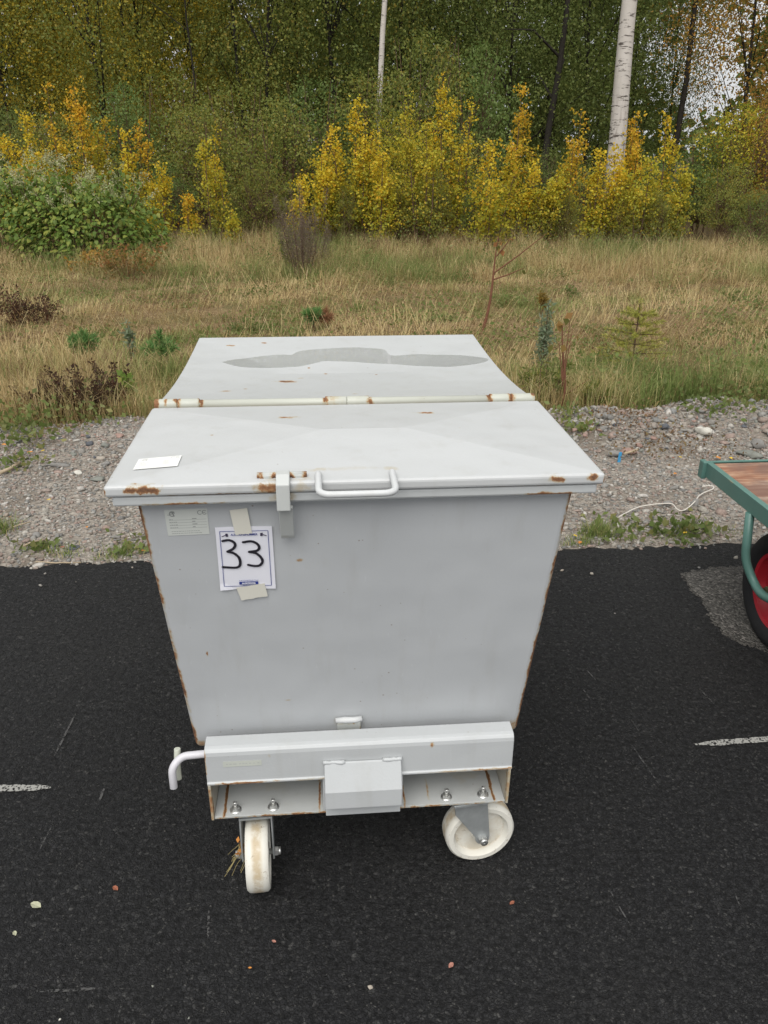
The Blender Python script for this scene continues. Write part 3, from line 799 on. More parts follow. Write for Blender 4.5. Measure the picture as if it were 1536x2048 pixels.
# castors
M['nylon'] = NT('nylon_wheel')
_t = M['nylon']
_c = _t.mix(_t.noise(25, 4), (.73,.72,.66), (.65,.62,.54))
_x = _t.sep(_t.obj)
_c = _t.mix(_t.math('MULTIPLY', _t.maprange(_t.math('ABSOLUTE', _x[0]), .004, .016, .85, 0), _t.maprange(_t.noise(30, 5, .7), .3, .6)), _c, (.46,.36,.22))
_c = _t.mix(_t.maprange(_t.noise(70, 5, .7), .60, .70, 0, .7), _c, (.26,.19,.12))
_t.pbr(_c, .45, .4); M['nylon'] = _t.m
def caster(loc, rot, label=None):
    c_ = empty('caster', loc, rot, box)
    tr = -.032                                   # the axle trails the swivel pin
    fk = MB()
    fk.box(-.052,.052,-.045,.045,.2025,.2080)
    fk.lathe([(.0001,0),(.036,0),(.036,.010),(.0001,.010)], 'z', (0,0,.192), 24)
    fk.box(-.036,.036,tr-.008,.036,.1865,.1915)
    for s_ in (-1, 1):
        x0, x1 = sorted((s_*.0325, s_*.0360))
        leg = [(tr-.006,.1864),(.038,.1864),(.036,.165),(tr+.0165,.087)] + [(tr+.0165*math.cos(a), .0815-.0165*math.sin(a)) for a in np.linspace(.2, PI-.2, 8)] + [(tr-.0165,.088)]
        fk.prism(leg, 'x', x0, x1)
    fk.build('fork', M['zinc_dull'], c_, .001)
    w = MB(); r = .0822
    w.lathe([(.010,-.024),(.020,-.024),(.022,-.012),(.058,-.010),(.063,-.021),(.066,-.0248),(r-.006,-.0248),(r-.0012,-.020),(r,-.010),(r,.010),(r-.0012,.020),(r-.006,.0248),(.066,.0248),(.063,.021),(.058,.010),(.022,.012),(.020,.024),(.010,.024)], 'x', (0,0,0), 56)
    w.build('wheel', M['nylon'], c_, loc=(0,tr,r), auto=True)
    a_ = MB()
    a_.tube([(-.043,tr,r),(.043,tr,r)], .0062, 12)
    for s_ in (-1, 1):
        x0, x1 = sorted((s_*.0362, s_*.0440)); a_.prism([(tr+p, r+q) for p, q in hexagon(.0105,.3)], 'x', x0, x1)
        x0, x1 = sorted((s_*.0442, s_*.0500)); a_.lathe([(.0001,x0),(.0085,x0),(.0085,x1),(.0001,x1)], 'x', (0,tr,r), 14)
    a_.build('axle', M['zinc'], c_)
    if label: c_['label'] = label
    return c_
caster((-.232,.122,0), .04, 'front castor with its wheel facing forward and dry grass caught in it')
caster((.243,.122,0), PI/2 + .12, 'front castor with its wheel turned sideways')
caster((-.232,.93,0), .6); caster((.232,.93,0), -.4)

# stickers and plates on the container
M['sticker_white'] = plain('white_sticker', (.80,.80,.77), .4, .4, var=.03)
M['sticker_faded'] = plain('faded_sticker', (.60,.62,.585), .4, .4, var=.05)
M['ink_faded'] = plain('faded_ink', (.27,.28,.27), .6, .2, var=.1)
M['ink_dark'] = plain('dark_ink', (.13,.13,.14), .6, .2, var=.1)
M['ink_pale'] = plain('pale_ink', (.58,.58,.56), .6, .2, var=.1)
M['label_strip'] = plain('label_strip', (.50,.52,.47), .5, .3, var=.05)

class Sheet:
    """flat printed things drawn in (a,b) coordinates of a quad P(a,b), a,b in 0..1"""
    def __init__(s, tl, tr, bl, br): s.c = [Vector(p) for p in (tl, tr, bl, br)]; s.n = (s.c[1]-s.c[0]).cross(s.c[0]-s.c[2]).normalized(); s.n = s.n
    def P(s, a, b, d=0.0):
        tl, tr, bl, br = s.c
        return (tl*(1-a)+tr*a)*(1-b) + (bl*(1-a)+br*a)*b + s.n*d
    def quad(s, mb, a0, a1, b0, b1, d0, th=.0003):
        q = [s.P(a0,b1,d0), s.P(a1,b1,d0), s.P(a1,b0,d0), s.P(a0,b0,d0)]
        mb.hexa([tuple(p) for p in q] + [tuple(p + s.n*th) for p in q])
        return mb
    def ribbon(s, mb, pts, w, d, caps=True):
        """stroke through (a,b) points, w in metres"""
        P3 = [s.P(a, b, d) for a, b in pts]
        L, R = [], []
        for i, p in enumerate(P3):
            t_ = (P3[min(i+1, len(P3)-1)] - P3[max(i-1, 0)]).normalized(); o_ = s.n.cross(t_)
            L.append(p + o_*w/2); R.append(p - o_*w/2)
        n = len(P3)
        mb.add([tuple(p) for p in L + R], [(i, i+1, n+i+1, n+i) for i in range(n-1)])
        if caps:
            for p in (P3[0], P3[-1]):
                e1 = (P3[1]-P3[0]).normalized(); e2 = s.n.cross(e1)
                mb.add([tuple(p + (e1*math.cos(t_)+e2*math.sin(t_))*w/2 - s.n*.00002) for t_ in np.linspace(0, 2*PI, 10, endpoint=False)], [tuple(range(10))])
        return mb
    def text(s, name, txt, a, b, size, mat, parent, d=.0006, align='CENTER', sx=1.0, bold=0.0):
        cu = bpy.data.curves.new(name, 'FONT'); cu.body = txt; cu.size = size; cu.align_x = align; cu.align_y = 'CENTER'; cu.offset = bold
        cu.materials.append(mat)
        o = bpy.data.objects.new(name, cu); COL.objects.link(o); o.parent = parent
        ex = (s.P(min(1,a+.1), b) - s.P(a-.1, b)).normalized(); ez = s.n; ey = ez.cross(ex)
        m_ = Matrix.Identity(4)
        for i in range(3): m_[i][0] = ex[i]*sx; m_[i][1] = ey[i]; m_[i][2] = ez[i]; m_[i][3] = s.P(a, b, d)[i]
        me = bpy.data.meshes.new_from_object(o); bpy.data.objects.remove(o)
        if not me.materials: me.materials.append(mat)
        o = link(name, me, None, parent); o.matrix_local = m_
        return o
def arc(ca, cb, ra, rb, t0, t1, n=12): return [(ca+ra*math.cos(t_), cb-rb*math.sin(t_)) for t_ in np.linspace(t0, t1, n)]

def rating_plate(sh, base_mat, ink, ink2, label):
    p = MB(); sh.quad(p, 0, 1, 0, 1, .0002); o = p.build('rating_sticker', base_mat, box); o['label'] = label
    m1 = MB()
    w = .0011
    sh.ribbon(m1, arc(.82,.14,.050,.075, .25*PI, 1.75*PI), w*1.2, .0007)
    sh.ribbon(m1, arc(.93,.14,.050,.075, .25*PI, 1.75*PI), w*1.2, .0007); sh.ribbon(m1, [(.885,.14),(.945,.14)], w*1.2, .0007)
    sh.ribbon(m1, arc(.17,.16,.060,.090, .1*PI, 1.7*PI, 20), w*1.6, .0007); sh.ribbon(m1, [(.125,.16),(.20,.15)], w*1.6, .0007); sh.ribbon(m1, [(.18,.10),(.21,.24)], w*2.2, .0007)
    sh.ribbon(m1, [(.14,.10),(.22,.08)], w*1.4, .0007); sh.ribbon(m1, [(.06,.19),(.11,.20)], w, .0007)
    m1.build('ce_mark', ink, o)
    m2 = MB()
    for k in range(4):
        b = .40 + .105*k
        sh.ribbon(m2, [(.08,b),(.96,b)], .0005, .0006, False)
    for k in range(2):
        b = .84 + .08*k; a = .10
        while a < .76:
            l = random.uniform(.02,.07); sh.ribbon(m2, [(a,b),(a+l,b)], .0009, .0006, False); a += l + .012
    for k in range(4):
        b = .375 + .105*k; a = .08
        for _ in range(4 if k else 2):
            l = random.uniform(.02,.06); sh.ribbon(m2, [(a,b),(a+l,b)], .0011, .0006, False); a += l + .012
        sh.ribbon(m2, [(.62,b-.01),(.62+random.uniform(.06,.16),b-.01)], .0016, .0006, False)
    m2.build('small_print', ink2, o)
LZ = lambda x, y: 1.0122 + .0142*min(min(1, y/.235), (.4255 - abs(x))/.345)
sh = Sheet(Vector((-.389,.121,LZ(-.389,.121)+.0006)), Vector((-.314,.127,LZ(-.314,.127)+.0006)), Vector((-.389,.069,LZ(-.389,.069)+.0006)), Vector((-.314,.074,LZ(-.314,.074)+.0006)))
rating_plate(sh, M['sticker_white'], M['ink_pale'], M['ink_pale'], 'white rating sticker on the front lid')
sh = Sheet(fpt(-.337,.953,.0004), fpt(-.264,.954,.0004), fpt(-.337,.899,.0004), fpt(-.265,.900,.0004))
rating_plate(sh, M['sticker_faded'], M['ink_faded'], M['ink_faded'], 'faded grey rating sticker on the front sheet')
sh = Sheet(Vector((-.285,.0637,.369)), Vector((-.206,.0637,.3685)), Vector((-.285,.0637,.355)), Vector((-.206,.0637,.3548)))
p = MB(); sh.quad(p, 0, 1, 0, 1, .0002); o = p.build('label_strip', M['label_strip'], box)
p = MB()
a = .08
while a < .9:
    l = random.uniform(.03,.09); sh.ribbon(p, [(a,.5),(a+l,.5)], .0022, .0007, False); a += l + random.uniform(.02,.07)
p.build('small_print', plain('strip_ink', (.42,.43,.41)), o)

# the lot card "33" taped to the front sheet
card_base = fpt(-.206,.775,.001)
card = empty('lot_card', CM @ card_base, CYAW)
tag(card, 'white paper card with handwritten 33, taped to the container front', 'sign')
def C(v): return Vector(v) - card_base
sh = Sheet(C(fpt(-.254,.9150,.0012)), C(fpt(-.155,.9142,.0012)), C(fpt(-.258,.7752,.0012)), C(fpt(-.156,.7738,.0012)))
M['paper'] = plain('white_paper', (.80,.80,.86), .75, .2, var=.02)
M['print_blue'] = plain('blue_print', (.03,.05,.25), .7, .2, var=.1)
M['marker'] = plain('black_marker', (.022,.020,.028), .6, .3, var=.2)
M['tape'] = plain('masking_tape', (.70,.68,.60), .7, .2, var=.04)
# slightly curling paper
nx, ny = 9, 11; V = []
for j in range(ny):
    for i in range(nx):
        a, b = i/(nx-1), j/(ny-1)
        V.append(sh.P(a, b, .0003 + .0016*(abs(a-.5)*2)**2*(.3+.7*abs(b-.5)*2) + .0018*max(0, b-.9)*10*(1 if a < .2 else .1)))
Q = [(j*nx+i, j*nx+i+1, (j+1)*nx+i+1, (j+1)*nx+i) for j in range(ny-1) for i in range(nx-1)]
pm = bpy.data.meshes.new('paper'); pm.from_pydata([tuple(v) for v in V], [], Q)
po = link('paper', pm, M['paper'], card)
so = po.modifiers.new('thick', 'SOLIDIFY'); so.thickness = .0003; so.offset = -1
DD = .0026
fr = MB(); m_ = .075
for pts in ([(m_,.06),(1-m_,.06)],[(1-m_,.06),(1-m_,.94)],[(1-m_,.94),(m_,.94)],[(m_,.94),(m_,.06)]): sh.ribbon(fr, pts, .0011, DD, False)
fr.build('printed_frame', M['print_blue'], card)
def ab(x, z):                                       # (x, z) on the front sheet -> sheet coordinates
    a = (x + .256) / .1; b = (.9146 - z) / .1402; a += -.02 + .03*b
    return (a, b)
d1 = [(-.2431,.8857),(-.2324,.8874),(-.224,.8827),(-.2219,.8761),(-.2261,.8685),(-.2365,.8623)]
d1b = [(-.2365,.8623),(-.2261,.8585),(-.218,.8493),(-.2162,.8379),(-.2188,.8289),(-.2272,.8259),(-.2477,.8279)]
d2 = [(-.2073,.8821),(-.193,.8837),(-.1828,.8778),(-.1799,.8689),(-.1849,.8628),(-.1983,.8607)]
d2b = [(-.1983,.8607),(-.1861,.8569),(-.1778,.8464),(-.1767,.8373),(-.1826,.8296),(-.1926,.8289),(-.2023,.8316)]
for A_, B_ in ((d1, d1b), (d2, d2b)):
    g_ = MB()
    for k, L_ in enumerate((A_, B_)):
        sh.ribbon(g_, [tuple(q) for q in curve_pts([ab(*p) for p in L_], 7)], .0050, DD + .0002*k)
    g_.build('handwritten_digit', M['marker'], card)
sh.text('lettering', 'AUKTIONSNUMMER', .5, .115, .0066, M['print_blue'], card, DD, sx=.78, bold=.00012)
bar = MB(); sh.quad(bar, .35, .69, .868, .915, DD); bar.build('logo_bar', M['print_blue'], card)
sh.text('lettering', 'auktiona', .52, .889, .0072, M['paper'], card, DD + .0006, sx=1.0, bold=.0002)
sh.text('lettering', 'AUKTIONSFÖRRÄTTARE', .52, .850, .0032, M['print_blue'], card, DD)
sh.text('lettering', 'www.auktiona.se', .52, .930, .0032, M['print_blue'], card, DD)
for sgn, a0 in ((1, .185), (-1, .815)):
    g_ = MB(); sh.ribbon(g_, [(a0-sgn*.075,.138),(a0-sgn*.02,.122)], .0017, DD)
    sh.ribbon(g_, [(a0-.0+sgn*.005,.095),(a0+sgn*.012,.137)], .0042, DD + .0002, False)
    sh.ribbon(g_, [(a0-.022+sgn*.008,.100),(a0+.022+sgn*.004,.096)], .0016, DD + .0002, False); sh.ribbon(g_, [(a0-.018+sgn*.012,.137),(a0+.022+sgn*.01,.133)], .0016, DD + .0002, False)
    g_.build('gavel_emblem', plain('gavel_ink', (.05,.04,.08)), card)
def tape(tl, tr, bl, br, jag_top):
    s_ = Sheet(*[C(fpt(x, z, .0026)) for x, z in (tl, tr, bl, br)])
    t_ = MB(); n = 12
    tp = [s_.P(i/n, (.012*random.uniform(0,1) if jag_top else 0), .0013) for i in range(n+1)]
    bt = [s_.P(i/n, 1 + random.uniform(-.02,.02), .0013) for i in range(n+1)]
    t_.add([tuple(q) for q in tp + bt] + [tuple(q - s_.n*.0003) for q in tp + bt], [(i, i+1, n+2+i, n+1+i) for i in range(n)] + [(2*n+2+i, 3*n+3+i, 3*n+4+i, 2*n+3+i) for i in range(n)])
    t_.build('tape', M['tape'], card)
tape((-.2255,.951),(-.195,.9545),(-.220,.8985),(-.1905,.9005), True)
tape((-.2285,.7795),(-.176,.7875),(-.2215,.7485),(-.172,.757), False)

# rain water lying in the dish of the rear lid
t = NT('rain_water')
gl = t.new('ShaderNodeBsdfGlossy'); gl.inputs['Roughness'].default_value = .03; gl.inputs['Color'].default_value = (1,1,1,1)
tr = t.new('ShaderNodeBsdfTransparent'); tr.inputs['Color'].default_value = (.950,.950,.946,1)
fr_ = t.new('ShaderNodeFresnel'); fr_.inputs['IOR'].default_value = 1.33
mx = t.new('ShaderNodeMixShader'); t.l.new(fr_.outputs[0], mx.inputs[0]); t.l.new(tr.outputs[0], mx.inputs[1]); t.l.new(gl.outputs[0], mx.inputs[2]); t.l.new(mx.outputs[0], t.out.inputs[0])
M['water'] = t.m
OUT = [(448,726),(470,720),(520,714),(560,712),(588,711),(600,706),(640,702),(700,700.5),(745,701),(770,704),(786,711),(830,710),(880,712),(930,715),(978,722),(960,729),(900,733),(850,732),(800,728),(745,725),(700,722),(650,722),(630,725),(600,730),(540,734),(490,733),(460,730)]
CI = CM.inverted()
outl = []
for u, v in OUT:
    q = at_z(u, v, .978); q = CI @ q; outl.append((min(.419, q.x + random.gauss(0, .003)), q.y + random.gauss(0, .0035)))
oc = [tuple(q) for q in curve_pts(outl + [outl[0]], 5)][:-1]
cen = (sum(q[0] for q in oc)/len(oc), sum(q[1] for q in oc)/len(oc))
wroot = CM @ Vector((cen[0], cen[1], lid2_z(*cen)))
bm = bmesh.new()
bm.faces.new([bm.verts.new((q[0]-cen[0], q[1]-cen[1], 0)) for q in oc])
bmesh.ops.triangulate(bm, faces=bm.faces[:])
bmesh.ops.subdivide_edges(bm, edges=bm.edges[:], cuts=3, use_grid_fill=True)
for v_ in bm.verts: v_.co.z = lid2_z(v_.co.x + cen[0], v_.co.y + cen[1]) + .0018 - lid2_z(*cen)
bm.normal_update()
for f_ in bm.faces:
    if f_.normal.z < 0: f_.normal_flip()
me = bpy.data.meshes.new('puddle'); bm.to_mesh(me); bm.free()
o = link('puddle', me, M['water'], None, wroot); o.rotation_euler = (0, 0, CYAW)
tag(o, 'shallow dark puddle of rain water on the rear lid', 'puddle')

# ------------------------------------------------------------------ green flatbed cart
M['green'] = painted('green_cart_paint', (.095,.20,.17), [((-.33,.36,.47),(.006,.008,.02),1.0),((-.34,.5,.50),(.01,.03,.006),.6)], rough=.4, grime=.25, chip=(.42, .45, .38))
def mat_deck():
    t = NT('worn_deck_wood')
    mp = t.new('ShaderNodeMapping'); mp.inputs['Scale'].default_value = (2.2, 22, 10); t.l.new(t.obj, mp.inputs['Vector'])
    n1 = t.noise(1.2, 6, .7, mp.outputs[0]); n2 = t.noise(5, 4)
    c = t.ramp(n1, [(.28,(.13,.06,.04)),(.45,(.27,.13,.08)),(.56,(.38,.23,.15)),(.66,(.60,.47,.36)),(.8,(.66,.55,.44))])
    c = t.mix(t.maprange(n2, .47, .62, 0, .75), c, (.17,.105,.085))
    t.pbr(c, .75, .2, 0, t.bump(n1, .4, .003)); return t.m
M['deck'] = mat_deck()
M['rubber'] = plain('tyre_rubber', (.018,.018,.019), .75, .3, var=.3, scale=60, bump=.002)
M['rim_red'] = plain('red_rim', (.38,.015,.025), .45, .4, var=.25, scale=20)
M['bolt_dirty'] = plain('dirty_bolt', (.12,.11,.06), .7, .3, .4, var=.4, scale=60)
CARTX, CARTY = 1.56, 2.06
cart = empty('flatbed_cart', (CARTX, CARTY, 0), .088)
tag(cart, 'green steel flatbed cart with worn wooden deck at the right edge', 'cart')
KI = (Matrix.Translation((CARTX, CARTY, 0)) @ Matrix.Rotation(.088, 4, 'Z')).inverted()
kl = (KI @ Vector((1.164,2.721,.5))).x; kf = (KI @ Vector((1.164,2.721,.5))).y       # left face, far end
kw, kn = kl + .80, kf - 1.30
def channel(a, b): return MB().prism(a, *b)
# side beams: C-section, open side inwards
for x0, s_ in ((kl, 1), (kw, -1)):
    prof = [(x0, .446), (x0, .500), (x0 + s_*.022, .500), (x0 + s_*.022, .495), (x0 + s_*.005, .495), (x0 + s_*.005, .451), (x0 + s_*.030, .451), (x0 + s_*.030, .446)]
    MB().prism(prof, 'y', kn + .006, kf - .006).build('side_beam', M['green'], cart, .0015)
for y0, s_ in ((kf, -1), (kn, 1)):
    prof = [(y0, .446), (y0, .502), (y0 + s_*.012, .502), (y0 + s_*.012, .497), (y0 + s_*.005, .497), (y0 + s_*.005, .446)]
    MB().prism(prof, 'x', kl - .004, kw + .004).build('end_beam', M['green'], cart, .0015)
# corner pieces that hang a little below the beam
for x0, s_ in ((kl, 1), (kw, -1)):
    a, b = sorted((x0 - s_*.012, x0 + s_*.004))
    c_ = MB(); c_.box(a - .002, b + .002, kf - .016, kf + .018, .437, .5035)
    c_.build('corner_post', M['green'], cart, .005, 3)
pl_w = (kw - kl - .05) / 6
for i in range(2):
    y0 = kn + .014 + i*(kf - kn - .028)/2
    MB().box(kl + .024, kw - .024, y0 + .001, y0 + (kf - kn - .028)/2 - .001, .482, .4965).build('deck_board', M['deck'], cart, .002)
wy = (2.30 - CARTY); wx = (KI @ Vector((1.325,2.30,.2))).x; wyl = (KI @ Vector((1.345,2.30,.2))).y
for sx_, px_ in ((1, wx), (-1, kl + kw - wx)):
    for py_ in (wyl, wyl - .68):
        w_ = empty('wheel', (px_, py_, .2), 0, cart)
        tp = [(.128,-.034),(.142,-.046),(.165,-.052),(.185,-.047),(.196,-.034),(.2,-.012),(.2,.012),(.196,.034),(.185,.047),(.165,.052),(.142,.046),(.128,.034)]
        MB().lathe(tp, 'x', (0,0,0), 56).build('tyre', M['rubber'], w_, auto=True)
        rp = [(.02,-.018),(.05,-.018),(.07,-.006),(.105,-.006),(.115,-.020),(.120,-.036),(.131,-.040),(.134,-.036),(.127,-.030),(.122,0),(.127,.030),(.134,.036),(.131,.040),(.120,.036),(.115,.020),(.105,.006),(.07,.006),(.05,.018),(.02,.018)]
        MB().lathe(rp, 'x', (0,0,0), 48).build('rim', M['rim_red'], w_, auto=True)
        h_ = MB(); h_.tube([(-.055*sx_,0,0),(.03*sx_,0,0)], .019, 14); h_.prism([(p, q) for p, q in hexagon(.022,.2)], 'x', *sorted((-.070*sx_, -.052*sx_)))
        h_.build('hub', M['bolt_dirty'], w_)
        MB().tube(bend_path([(kl + .004 if sx_ > 0 else kw - .004, py_ + .10, .447), (px_ - sx_*.112, py_ + .085, .28), (px_ - sx_*.088, py_ + .05, .215), (px_ - sx_*.09, py_ - .01, .20), (px_ - sx_*.08, py_ - .09, .215), (kl + .018 if sx_ > 0 else kw - .018, py_ - .16, .447)], .05, 7), .0145, 12).build('axle_bracket', M['green'], cart)
MB().tube([(wx, wyl, .2), (kl + kw - wx, wyl, .2)], .012, 10).build('axle', M['bolt_dirty'], cart)
MB().tube([(wx, wyl - .68, .2), (kl + kw - wx, wyl - .68, .2)], .012, 10).build('axle', M['bolt_dirty'], cart)

# ------------------------------------------------------------------ plants: builders
def unit(a): return a / np.maximum(1e-9, np.linalg.norm(a, axis=-1, keepdims=True))
def leaf_quads(P, A, L, Wd, rng, fold=.15):
    """leaves as folded kites: base P, axis A, length L, width Wd"""
    n = len(P); A = unit(A)
    ref = rng.standard_normal((n, 3)); S_ = unit(np.cross(A, ref)); N_ = np.cross(A, S_)
    L = np.broadcast_to(L, n)[:, None]; Wd = np.broadcast_to(Wd, n)[:, None]
    m = P + A * L * .45
    v = np.stack([P, m + S_*Wd*.5 + N_*Wd*fold, P + A*L, m - S_*Wd*.5 + N_*Wd*fold], 1)
    Q = np.arange(n*4).reshape(n, 4)
    return v.reshape(-1, 3), Q
def crown_mesh(name, P, A, L, Wd, rng):
    v, q = leaf_quads(P, A, L, Wd, rng); return np_mesh(name, v, q)

def aspen_shrub(H, R, seed, mat, nst=4, nbr=34, scale=1.0, leaf=.041):
    """a sheaf of upright stems set with short rising twigs of round leaves"""
    rng = np.random.default_rng(seed)
    P, A = [], []
    sm = MB()
    for s_ in range(nst):
        h = H * (1 if s_ == 0 else rng.uniform(.55, .93))
        a0 = rng.uniform(0, 2*PI); r0 = 0 if s_ == 0 else rng.uniform(.25, .8) * R
        b = np.array([r0*.5*math.cos(a0), r0*.5*math.sin(a0), 0]); t_ = np.array([r0*math.cos(a0) + rng.normal(0,.05), r0*math.sin(a0) + rng.normal(0,.05), h])
        bow = rng.normal(0, .04, 3)
        f = lambda q: b + (t_-b)*q + bow*math.sin(PI*q)
        sm.tube([tuple(f(q)) for q in (0,.25,.5,.75,.98)], [.016,.013,.010,.007,.003], 5, False)
        for k in range(nbr):
            q = .10 + .9*rng.uniform(0, 1)**.85; o_ = f(q)
            ln = R*(.30+.55*(1-q))*rng.uniform(.5,1.15) + .03
            az = rng.uniform(0, 2*PI); d_ = np.array([math.cos(az), math.sin(az), rng.uniform(.3,1.1)]); d_ /= np.linalg.norm(d_)
            m_ = int(6 + ln*48)
            u_ = rng.uniform(.12, 1, m_)[:, None]
            P.append(o_ + d_*ln*u_ + rng.normal(0, .034, (m_, 3)))
            A.append(d_*.4 + rng.normal(0, .6, (m_, 3)) + np.array([0,0,-.25]))
            if k % 3 == 0: sm.tube([tuple(o_), tuple(o_ + d_*ln)], [.004,.002], 3, False)
    P = np.concatenate(P); A = np.concatenate(A)
    k = P[:, 2] > .03; P, A = P[k], A[k]
    l_ = leaf*scale*rng.uniform(.65, 1.25, len(P))
    return crown_mesh('foliage', P, A, l_, l_*.92, rng), sm
def mk_plant(name, loc, me, sm, leafm, barkm, label, cat, group=None, crown='foliage', stem='stem', rz=0.0, sc=(1,1,1)):
    r = empty(name, loc, rz)
    r.scale = sc
    link(crown, me, leafm, r)
    if isinstance(sm, MB): sm.build(stem, barkm, r)
    elif sm is not None: link(stem, sm, barkm, r)
    return tag(r, label, cat, group)

def clump_tree(H, R, zlo, seed, ncl, nl, leaf, droop=0.0, trunk_r=.09, squash=1.0, cl_s=.30, trunk=True, stems=1):
    """trunk(s), limbs and leaf clumps filling an uneven crown"""
    rng = np.random.default_rng(seed)
    C_ = []
    lob = rng.uniform(0, 2*PI, 3)
    while len(C_) < ncl:
        p = rng.uniform(-1, 1, 3); d = np.linalg.norm(p)
        if d > 1 or d < .25: continue
        az = math.atan2(p[1], p[0]); rr = R*(1 + .22*math.sin(3*az + lob[0]) + .15*math.sin(5*az + lob[1] + 3*p[2]))
        zc = (H + zlo)/2; hz = (H - zlo)/2
        wz = 1.0 - .35*max(0, p[2])
        C_.append((p[0]*rr*wz, p[1]*rr*wz*squash, zc + p[2]*hz))
    C_ = np.array(C_)
    cs = cl_s*rng.uniform(.6, 1.35, ncl)
    idx = np.repeat(np.arange(ncl), nl)
    off = rng.normal(0, 1, (len(idx), 3))*np.array([1, 1, .6])
    P = C_[idx] + off*cs[idx][:, None]
    k = P[:, 2] > .05; P = P[k]; idx = idx[k]
    A = rng.normal(0, .7, P.shape) + unit(P - C_[idx])*.4 + np.array([0, 0, -.3 - droop])
    l_ = leaf*rng.uniform(.6, 1.3, len(P))
    me = crown_mesh('crown', P, A, l_, l_*.7, rng)
    sm = MB()
    for s_ in range(stems):
        az = rng.uniform(0, 2*PI); r0 = 0 if stems == 1 else R*.15
        bx, by = r0*math.cos(az), r0*math.sin(az)
        lean = rng.normal(0, .05*H, 2) if stems == 1 else np.array([bx, by])*3
        tp = [(bx + lean[0]*q + .03*math.sin(q*7+s_), by + lean[1]*q, H*.93*q) for q in np.linspace(0, 1, 7)]
        sm.tube(tp, [trunk_r*(1-.88*q) for q in np.linspace(0, 1, 7)], 8, False)
        for c_ in C_[rng.choice(ncl, min(ncl, 18), False)]:
            q = max(.12, min(.85, (c_[2]/H)*.75)); i = q*6; a = tp[int(i)]
            mid = ((a[0]+c_[0])/2, (a[1]+c_[1])/2, (a[2]+c_[2])/2 + .1)
            sm.tube([a, mid, tuple(c_)], [trunk_r*.35*(1-q)+.006, trunk_r*.2, .004], 4, False)
    return me, sm

# ------------------------------------------------------------------ yellow aspen shrubs along the meadow edge
ASP = [  # pixel column, pixel row of the tip, distance, radius, label
    (55,228,14.6,.42,'yellow aspen shrub with three spires at the far left behind the broad-leaved bush'),
    (107,172,15.2,.34,'tall aspen shrub with an orange tip above the broad-leaved bush'),
    (155,170,15.0,.40,'tall yellow aspen shrub right of the orange-tipped one'),
    (18,285,14.4,.42,'low yellow aspen shrub cut by the left picture edge'),
    (196,262,15.2,.30,'short yellow-green aspen shrub above the right end of the broad-leaved bush'),
    (250,262,14.3,.22,'slim yellow aspen shrub leaning left of the olive bush'),
    (282,246,14.6,.27,'narrow yellow aspen shrub with a bare orange tip at left centre'),
    (318,330,14.1,.30,'low yellow aspen shrub right of the broad-leaved bush'),
    (408,286,14.0,.30,'yellow-green aspen column in front of the olive bush'),
    (428,246,15.0,.22,'thin aspen shrub with a bright yellow tip rising above the olive bush'),
    (375,395,13.8,.22,'knee-high orange-yellow aspen thicket under the olive bush'),
    (455,425,13.6,.15,'small green-yellow aspen sapling left of the dark hollow'),
    (600,342,14.2,.28,'low yellow aspen shrub behind the grey dry weed'),
    (636,300,14.4,.32,'yellow aspen shrub at the left flank of the central yellow thicket'),
    (668,258,14.8,.32,'yellow aspen shrub second from left in the central yellow thicket'),
    (716,204,14.6,.36,'tall yellow aspen spire left in the central yellow thicket'),
    (762,300,14.0,.42,'broad low yellow aspen shrub below the thin birch'),
    (812,190,14.9,.36,'tall yellow aspen shrub under the hanging green twigs'),
    (850,255,14.1,.42,'full yellow aspen shrub in front of the hanging green twigs'),
    (890,156,14.8,.38,'tallest yellow aspen spire of the central yellow thicket'),
    (938,205,14.6,.36,'yellow aspen spire just right of the tallest one'),
    (985,280,14.0,.42,'broad yellow aspen shrub at the right of the central thicket'),
    (1036,176,15.0,.34,'tall orange-tipped aspen spire at the right end of the central thicket'),
    (1062,330,14.3,.30,'short aspen shrub beside the dark forest gap'),
    (1100,350,14.3,.38,'green-yellow aspen shrub low in front of the dark forest gap'),
    (1164,216,14.7,.34,'orange-yellow aspen spire left of the thick birch'),
    (1203,306,14.2,.36,'aspen shrub directly below the thick birch trunk'),
    (1234,300,14.4,.34,'yellow aspen shrub covering the foot of the thick birch'),
    (1272,230,14.7,.34,'orange-yellow aspen spire right of the thick birch'),
    (1332,226,15.0,.34,'slim yellow aspen spire below the pale sky gap'),
    (1300,318,14.1,.40,'broad yellow-green aspen shrub right of the thick birch foot'),
    (1360,330,14.4,.36,'yellow-green aspen shrub at the right end of the yellow row')]
for i, (u, v, Y, R_, lab) in enumerate(ASP):
    tip = at_y(u, v, Y); z0 = float(ground_h(tip.x, Y)); H_ = tip.z - z0
    low = v > 320
    me, sm = aspen_shrub(H_, R_*random.uniform(.85, 1.25), 300 + i, None, random.choice((3, 4, 5)) if R_ > .3 else 3, random.randint(38, 54) if R_ > .3 else 36)
    me.transform(Matrix.Scale(1/H_, 4, (0,0,1)))               # height 1: the autumn colour runs up the shrub
    sm.v = [(x, y, z/H_) for x, y, z in sm.v]
    mk_plant('aspen_shrub', (tip.x, Y, z0), me, sm, M['leaf_yellow_orange' if 'orange' in lab else 'leaf_yellow_pale' if 'green' in lab else 'leaf_yellow'], M['bark_twig'], lab, 'shrub', 'yellow aspen shrubs along the forest edge', sc=(1,1,H_))

